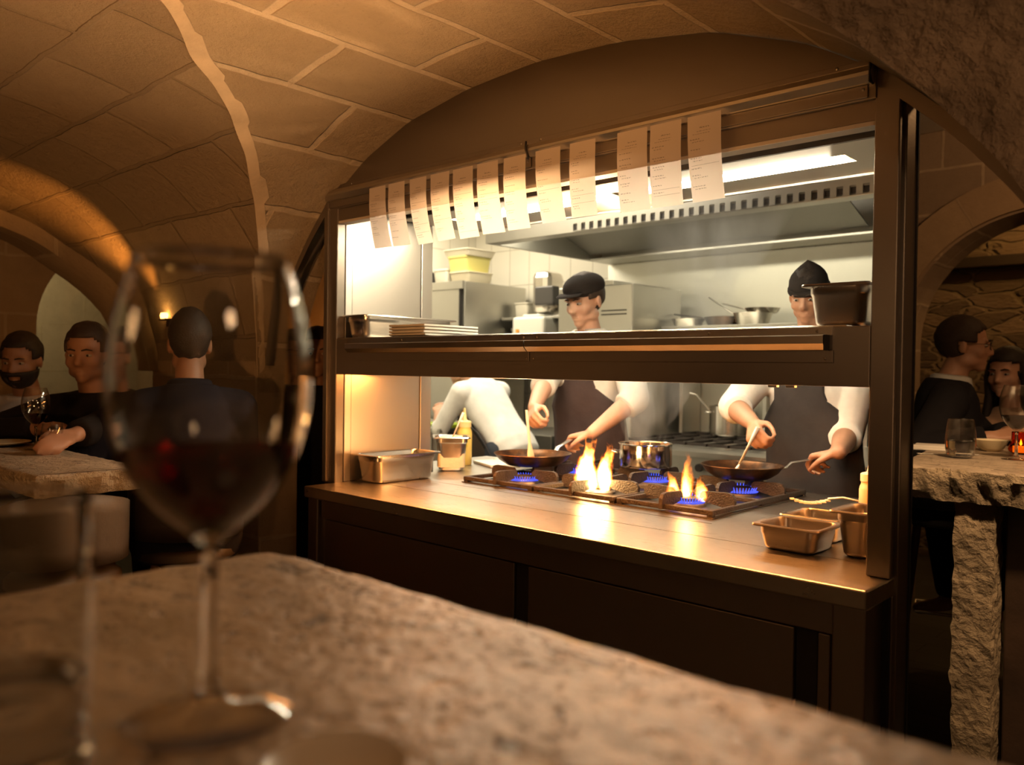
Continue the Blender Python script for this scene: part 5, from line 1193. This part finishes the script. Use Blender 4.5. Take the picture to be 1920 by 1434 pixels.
    if apron:
        m = MB(); P = []
        for i in range(25):
            v = i/24; z = .36-v*.78; row = []
            wd = .105 if z > .27 else (.105+.10*min(1, (.27-z)/.10))
            for j in range(21):
                x = (j/20*2-1)*wd; best = 0
                zz = max(z, -.02); tz = [q[0] for q in TORSO]; rx, ry, yo = (float(np.interp(zz, tz, [q[i_] for q in TORSO])) for i_ in (1, 2, 3)); ex = .012*max(0, -z)*4+.014; best = yo+(ry+ex)*math.sqrt(max(.02, 1-x*x/(rx+ex+.012)**2))
                row.append((x, best+.014+.004*math.sin(x*40+z*6), z))
            P.append(row)
        for _ in range(3):
            P = [[(p[0], (p[1]*2+P[max(i-1, 0)][j][1]+P[min(i+1, 24)][j][1])/4, p[2]) for j, p in enumerate(r)] for i, r in enumerate(P)]
        m.grid([[U(p) for p in r] for r in P]); ap = m.build('apron', apron, t, 180, solid=.004)
        for q in (-1, 1):
            m = MB(); m.tube([U((q*.10, P[0][0][1]-.002, .36)), U((q*.085, .108, .42)), U((q*.070, .055, .478)), U((q*.06, -.045, .50))], .009, 8, flat=(1, .3)); m.build('strap', apron, ap, 180)
    return t
FAIR = ('fair', (.62, .36, .25)); TAN = ('tan', (.36, .19, .115)); WARM = ('warm', (.50, .27, .17))
WHT = cloth('chef_white', (.84, .82, .77), .2); APR = cloth('apron_stripe', (.075, .055, .055), .3); APR2 = cloth('apron_charcoal', (.055, .05, .05), .3)
DKH = mat('dark_hair', (.018, .012, .009), .65, 0, .3, 160); BRH = mat('brown_hair', (.035, .020, .012), .65, 0, .3, 160)
HATM = cloth('hat_black', (.028, .024, .023), .2)
def flat_cap(t, HP, HB, s):
    m = MB(); m.ell(HP((0, -.012, .060)), (.091*s, .112*s, .066*s), HB, 28, 18); m.ell(HP((0, -.005, .045)), (.086*s, .108*s, .03*s), HB, 28, 12); o = m.build('cap', HATM, t, 180)
    m = MB(); P = []
    for i in range(15):
        a = -1.0+2.0*i/14; P.append([HP((.080*math.sin(a), .062+.030*math.cos(a), .050)), HP((.085*math.sin(a), .075+.065*math.cos(a), .040))])
    m.grid(P); m.build('peak', HATM, o, 180, solid=.005)
def pointed_hat(t, HP, HB, s):
    m = MB(); R = []
    for z, k in ((.022, 1.0), (.050, 1.01), (.075, .97), (.095, .86), (.112, .68), (.127, .46), (.139, .22), (.146, .04)):
        R.append([HP((.083*k*math.cos(a), -.012+.104*k*math.sin(a)-.1*max(0, z-.1), z+.010*math.sin(a)*-1)) for a in np.linspace(0, 2*PI, 28, endpoint=False)])
    m.rings(R); o = m.build('pointed_hat', HATM, t, 180)
    m = MB(); m.tube([HP((.086*math.cos(a), -.012+.107*math.sin(a), .034-.010*math.sin(a))) for a in np.linspace(0, 2*PI, 29)], .007, 8, flat=(.5, 1.6)); m.build('hat_band', HATM, o, 180)
def bandana(t, HP, HB, s):
    m = MB(); m.ell(HP((0, -.012, .058)), (.088*s, .108*s, .070*s), HB, 24, 16); m.build('cap', HATM, t, 180)
# --- the cooks
person('person', 'chef in a dark cap, white shirt and striped dark apron, stirring a frying pan', (-2.50, 3.27), (.0, -1), FAIR, lean=.07, hip=1.05, s=1.04, head_yaw=-.05, head_pitch=.30, vox=.0055,
       wrists=((-2.435, 2.735, 1.20), (-2.215, 2.893, 1.127)), hints=((1, -.3, -.2), (-1, -.3, -.25)),
       hands=(dict(d=(.55, -.75, -.45), n=(.55, .55, -.6), th=(.35, -.1, .85), curl=(1.0, 1.1, .7), thumb=.9), dict(d=(-.97, -.12, -.2), n=(0, .1, -1), th=(.1, -1, 0), curl=(.75, 1.15, .75), thumb=.9)),
       shirt=WHT, jacket_r=.0075, sleeve=.28, hair=BRH, apron=APR, hat=flat_cap, collar=WHT)
person('person', 'chef in a pointed dark hat and charcoal apron at the right of the burners', (-1.40, 3.33), (-.12, -1), WARM, lean=.08, hip=1.03, s=1.03, head=.87, head_yaw=.25, head_pitch=.32, vox=.0055,
       wrists=((-1.475, 2.925, 1.205), (-1.184, 3.006, 1.116)), hints=((1, -.2, -.25), (-.05, .5, -1)),
       hands=(dict(d=(.45, -.80, -.42), n=(.6, .45, -.6), th=(.35, -.1, .85), curl=(1.0, 1.1, .7), thumb=.9), dict(d=(-.92, .25, -.2), n=(0, .1, -1), th=(-.5, -.85, 0), curl=(.75, 1.15, .75), thumb=.9)),
       shirt=WHT, jacket_r=.0075, sleeve=.25, hair=DKH, apron=APR2, hat=pointed_hat, collar=WHT)
person('person', 'cook in white shirt and dark apron stooping over the preparation counter', (-3.60, 3.86), (-1, -.02), WARM, lean=.72, hip=.93, head_yaw=0, head_pitch=.25, vox=.008,
       wrists=((-4.22, 3.98, 1.11), (-4.20, 3.78, 1.10)), hints=((.5, 0, -1), (-.5, 0, -1)), shirt=WHT, sleeve=.25, hair=DKH, apron=APR2, hat=bandana, trousers=cloth('jeans', (.06, .07, .09)))
# --- the diners
person('person', 'man in a dark coat seated with his back to us, under the orange uplight', (-2.98, 1.44), (-.92, .40), TAN, lean=.06, hip=.80, s=1.03, sit=True, head_pitch=.05, shirt=cloth('navy', (.012, .013, .022)), jacket_r=.012, hair=DKH, collar=cloth('navy', (.012, .013, .022)), wrists=((-3.35, 1.68, 1.08), (-3.22, 1.33, 1.12)), hints=((.7, -.2, -.6), (-.7, -.2, -.6)))
person('person', 'man in black sitting behind the wine glass on the left table', (-3.58, 1.36), (.62, -.78), TAN, lean=.10, hip=.78, s=1.0, sit=True, head_yaw=.2, shirt=cloth('black_knit', (.014, .012, .012)), jacket_r=.010, hair=BRH, wrists=((-3.42, 1.08, 1.155), (-3.02, 1.06, 1.155)), hints=((.9, .1, -.2), (-.9, .1, -.1)))
person('person', 'bearded man in a white shirt at the far left', (-4.32, 1.34), (.75, -.62), TAN, lean=.16, hip=.76, s=1.0, sit=True, head_pitch=.2, shirt=cloth('white_shirt', (.62, .62, .64)), hair=DKH, beard=DKH, wrists=((-4.10, 1.02, 1.13), (-3.82, 1.12, 1.15)), sleeve=1.0)
person('person', 'dark-clothed man standing in the passage between pier and frame', (-3.43, 2.31), (.80, -.60), TAN, lean=.02, hip=.80, s=1.0, shirt=cloth('black_coat', (.012, .011, .011)), jacket_r=.012, hair=DKH, head_pitch=.05)
person('person', 'man with glasses in a dark jacket and pale collar, facing right', (-1.235, 4.34), (.90, .30), WARM, lean=.10, hip=.82, s=1.10, sit=True, head_pitch=.05, shirt=cloth('dark_suit', (.013, .012, .014)), jacket_r=.012, hair=BRH, collar=cloth('pale_collar', (.50, .50, .48)), glasses=True, wrists=((-.93, 4.02, 1.135), (-.90, 4.18, 1.15)))
LONG = lambda x, y, z: (z > .052 or y < .035) and (y < .060 or z > .062) and z > -.105
def long_hair(t, HP, U):
    m = MB()
    for i in range(15):                                     # strands from ear to ear round the back, falling over the shoulders
        a = -.25+(PI+.5)*i/14; x, y = math.cos(a), -math.sin(a); r = 1.0+.06*math.sin(i*2.3)
        m.tube([HP((.070*x, -.014+.085*y, .06)), HP((.086*x*r, -.014+.104*y, -.02)), HP((.084*x*r, -.018+.098*y, -.11)), HP((.098*x*r, -.01+.090*y, -.20)), HP((.100*x*r, .005+.085*y, -.30-.02*math.sin(i*1.7)))], [.016, .021, .022, .020, .006], 8)
    m.build('hair_lock', DKH, t, 180)
person('person', 'woman with long dark hair in a pale top facing the man in glasses', (-.95, 4.68), (-.35, -.94), FAIR, lean=.14, hip=.76, s=1.0, sit=True, female=True, head_yaw=.15, head_pitch=.08, shirt=cloth('beige_top', (.42, .27, .18)), hair=DKH, hair_fn=LONG, wrists=((-.84, 4.26, 1.15), (-.62, 4.24, 1.15)), extra=long_hair)
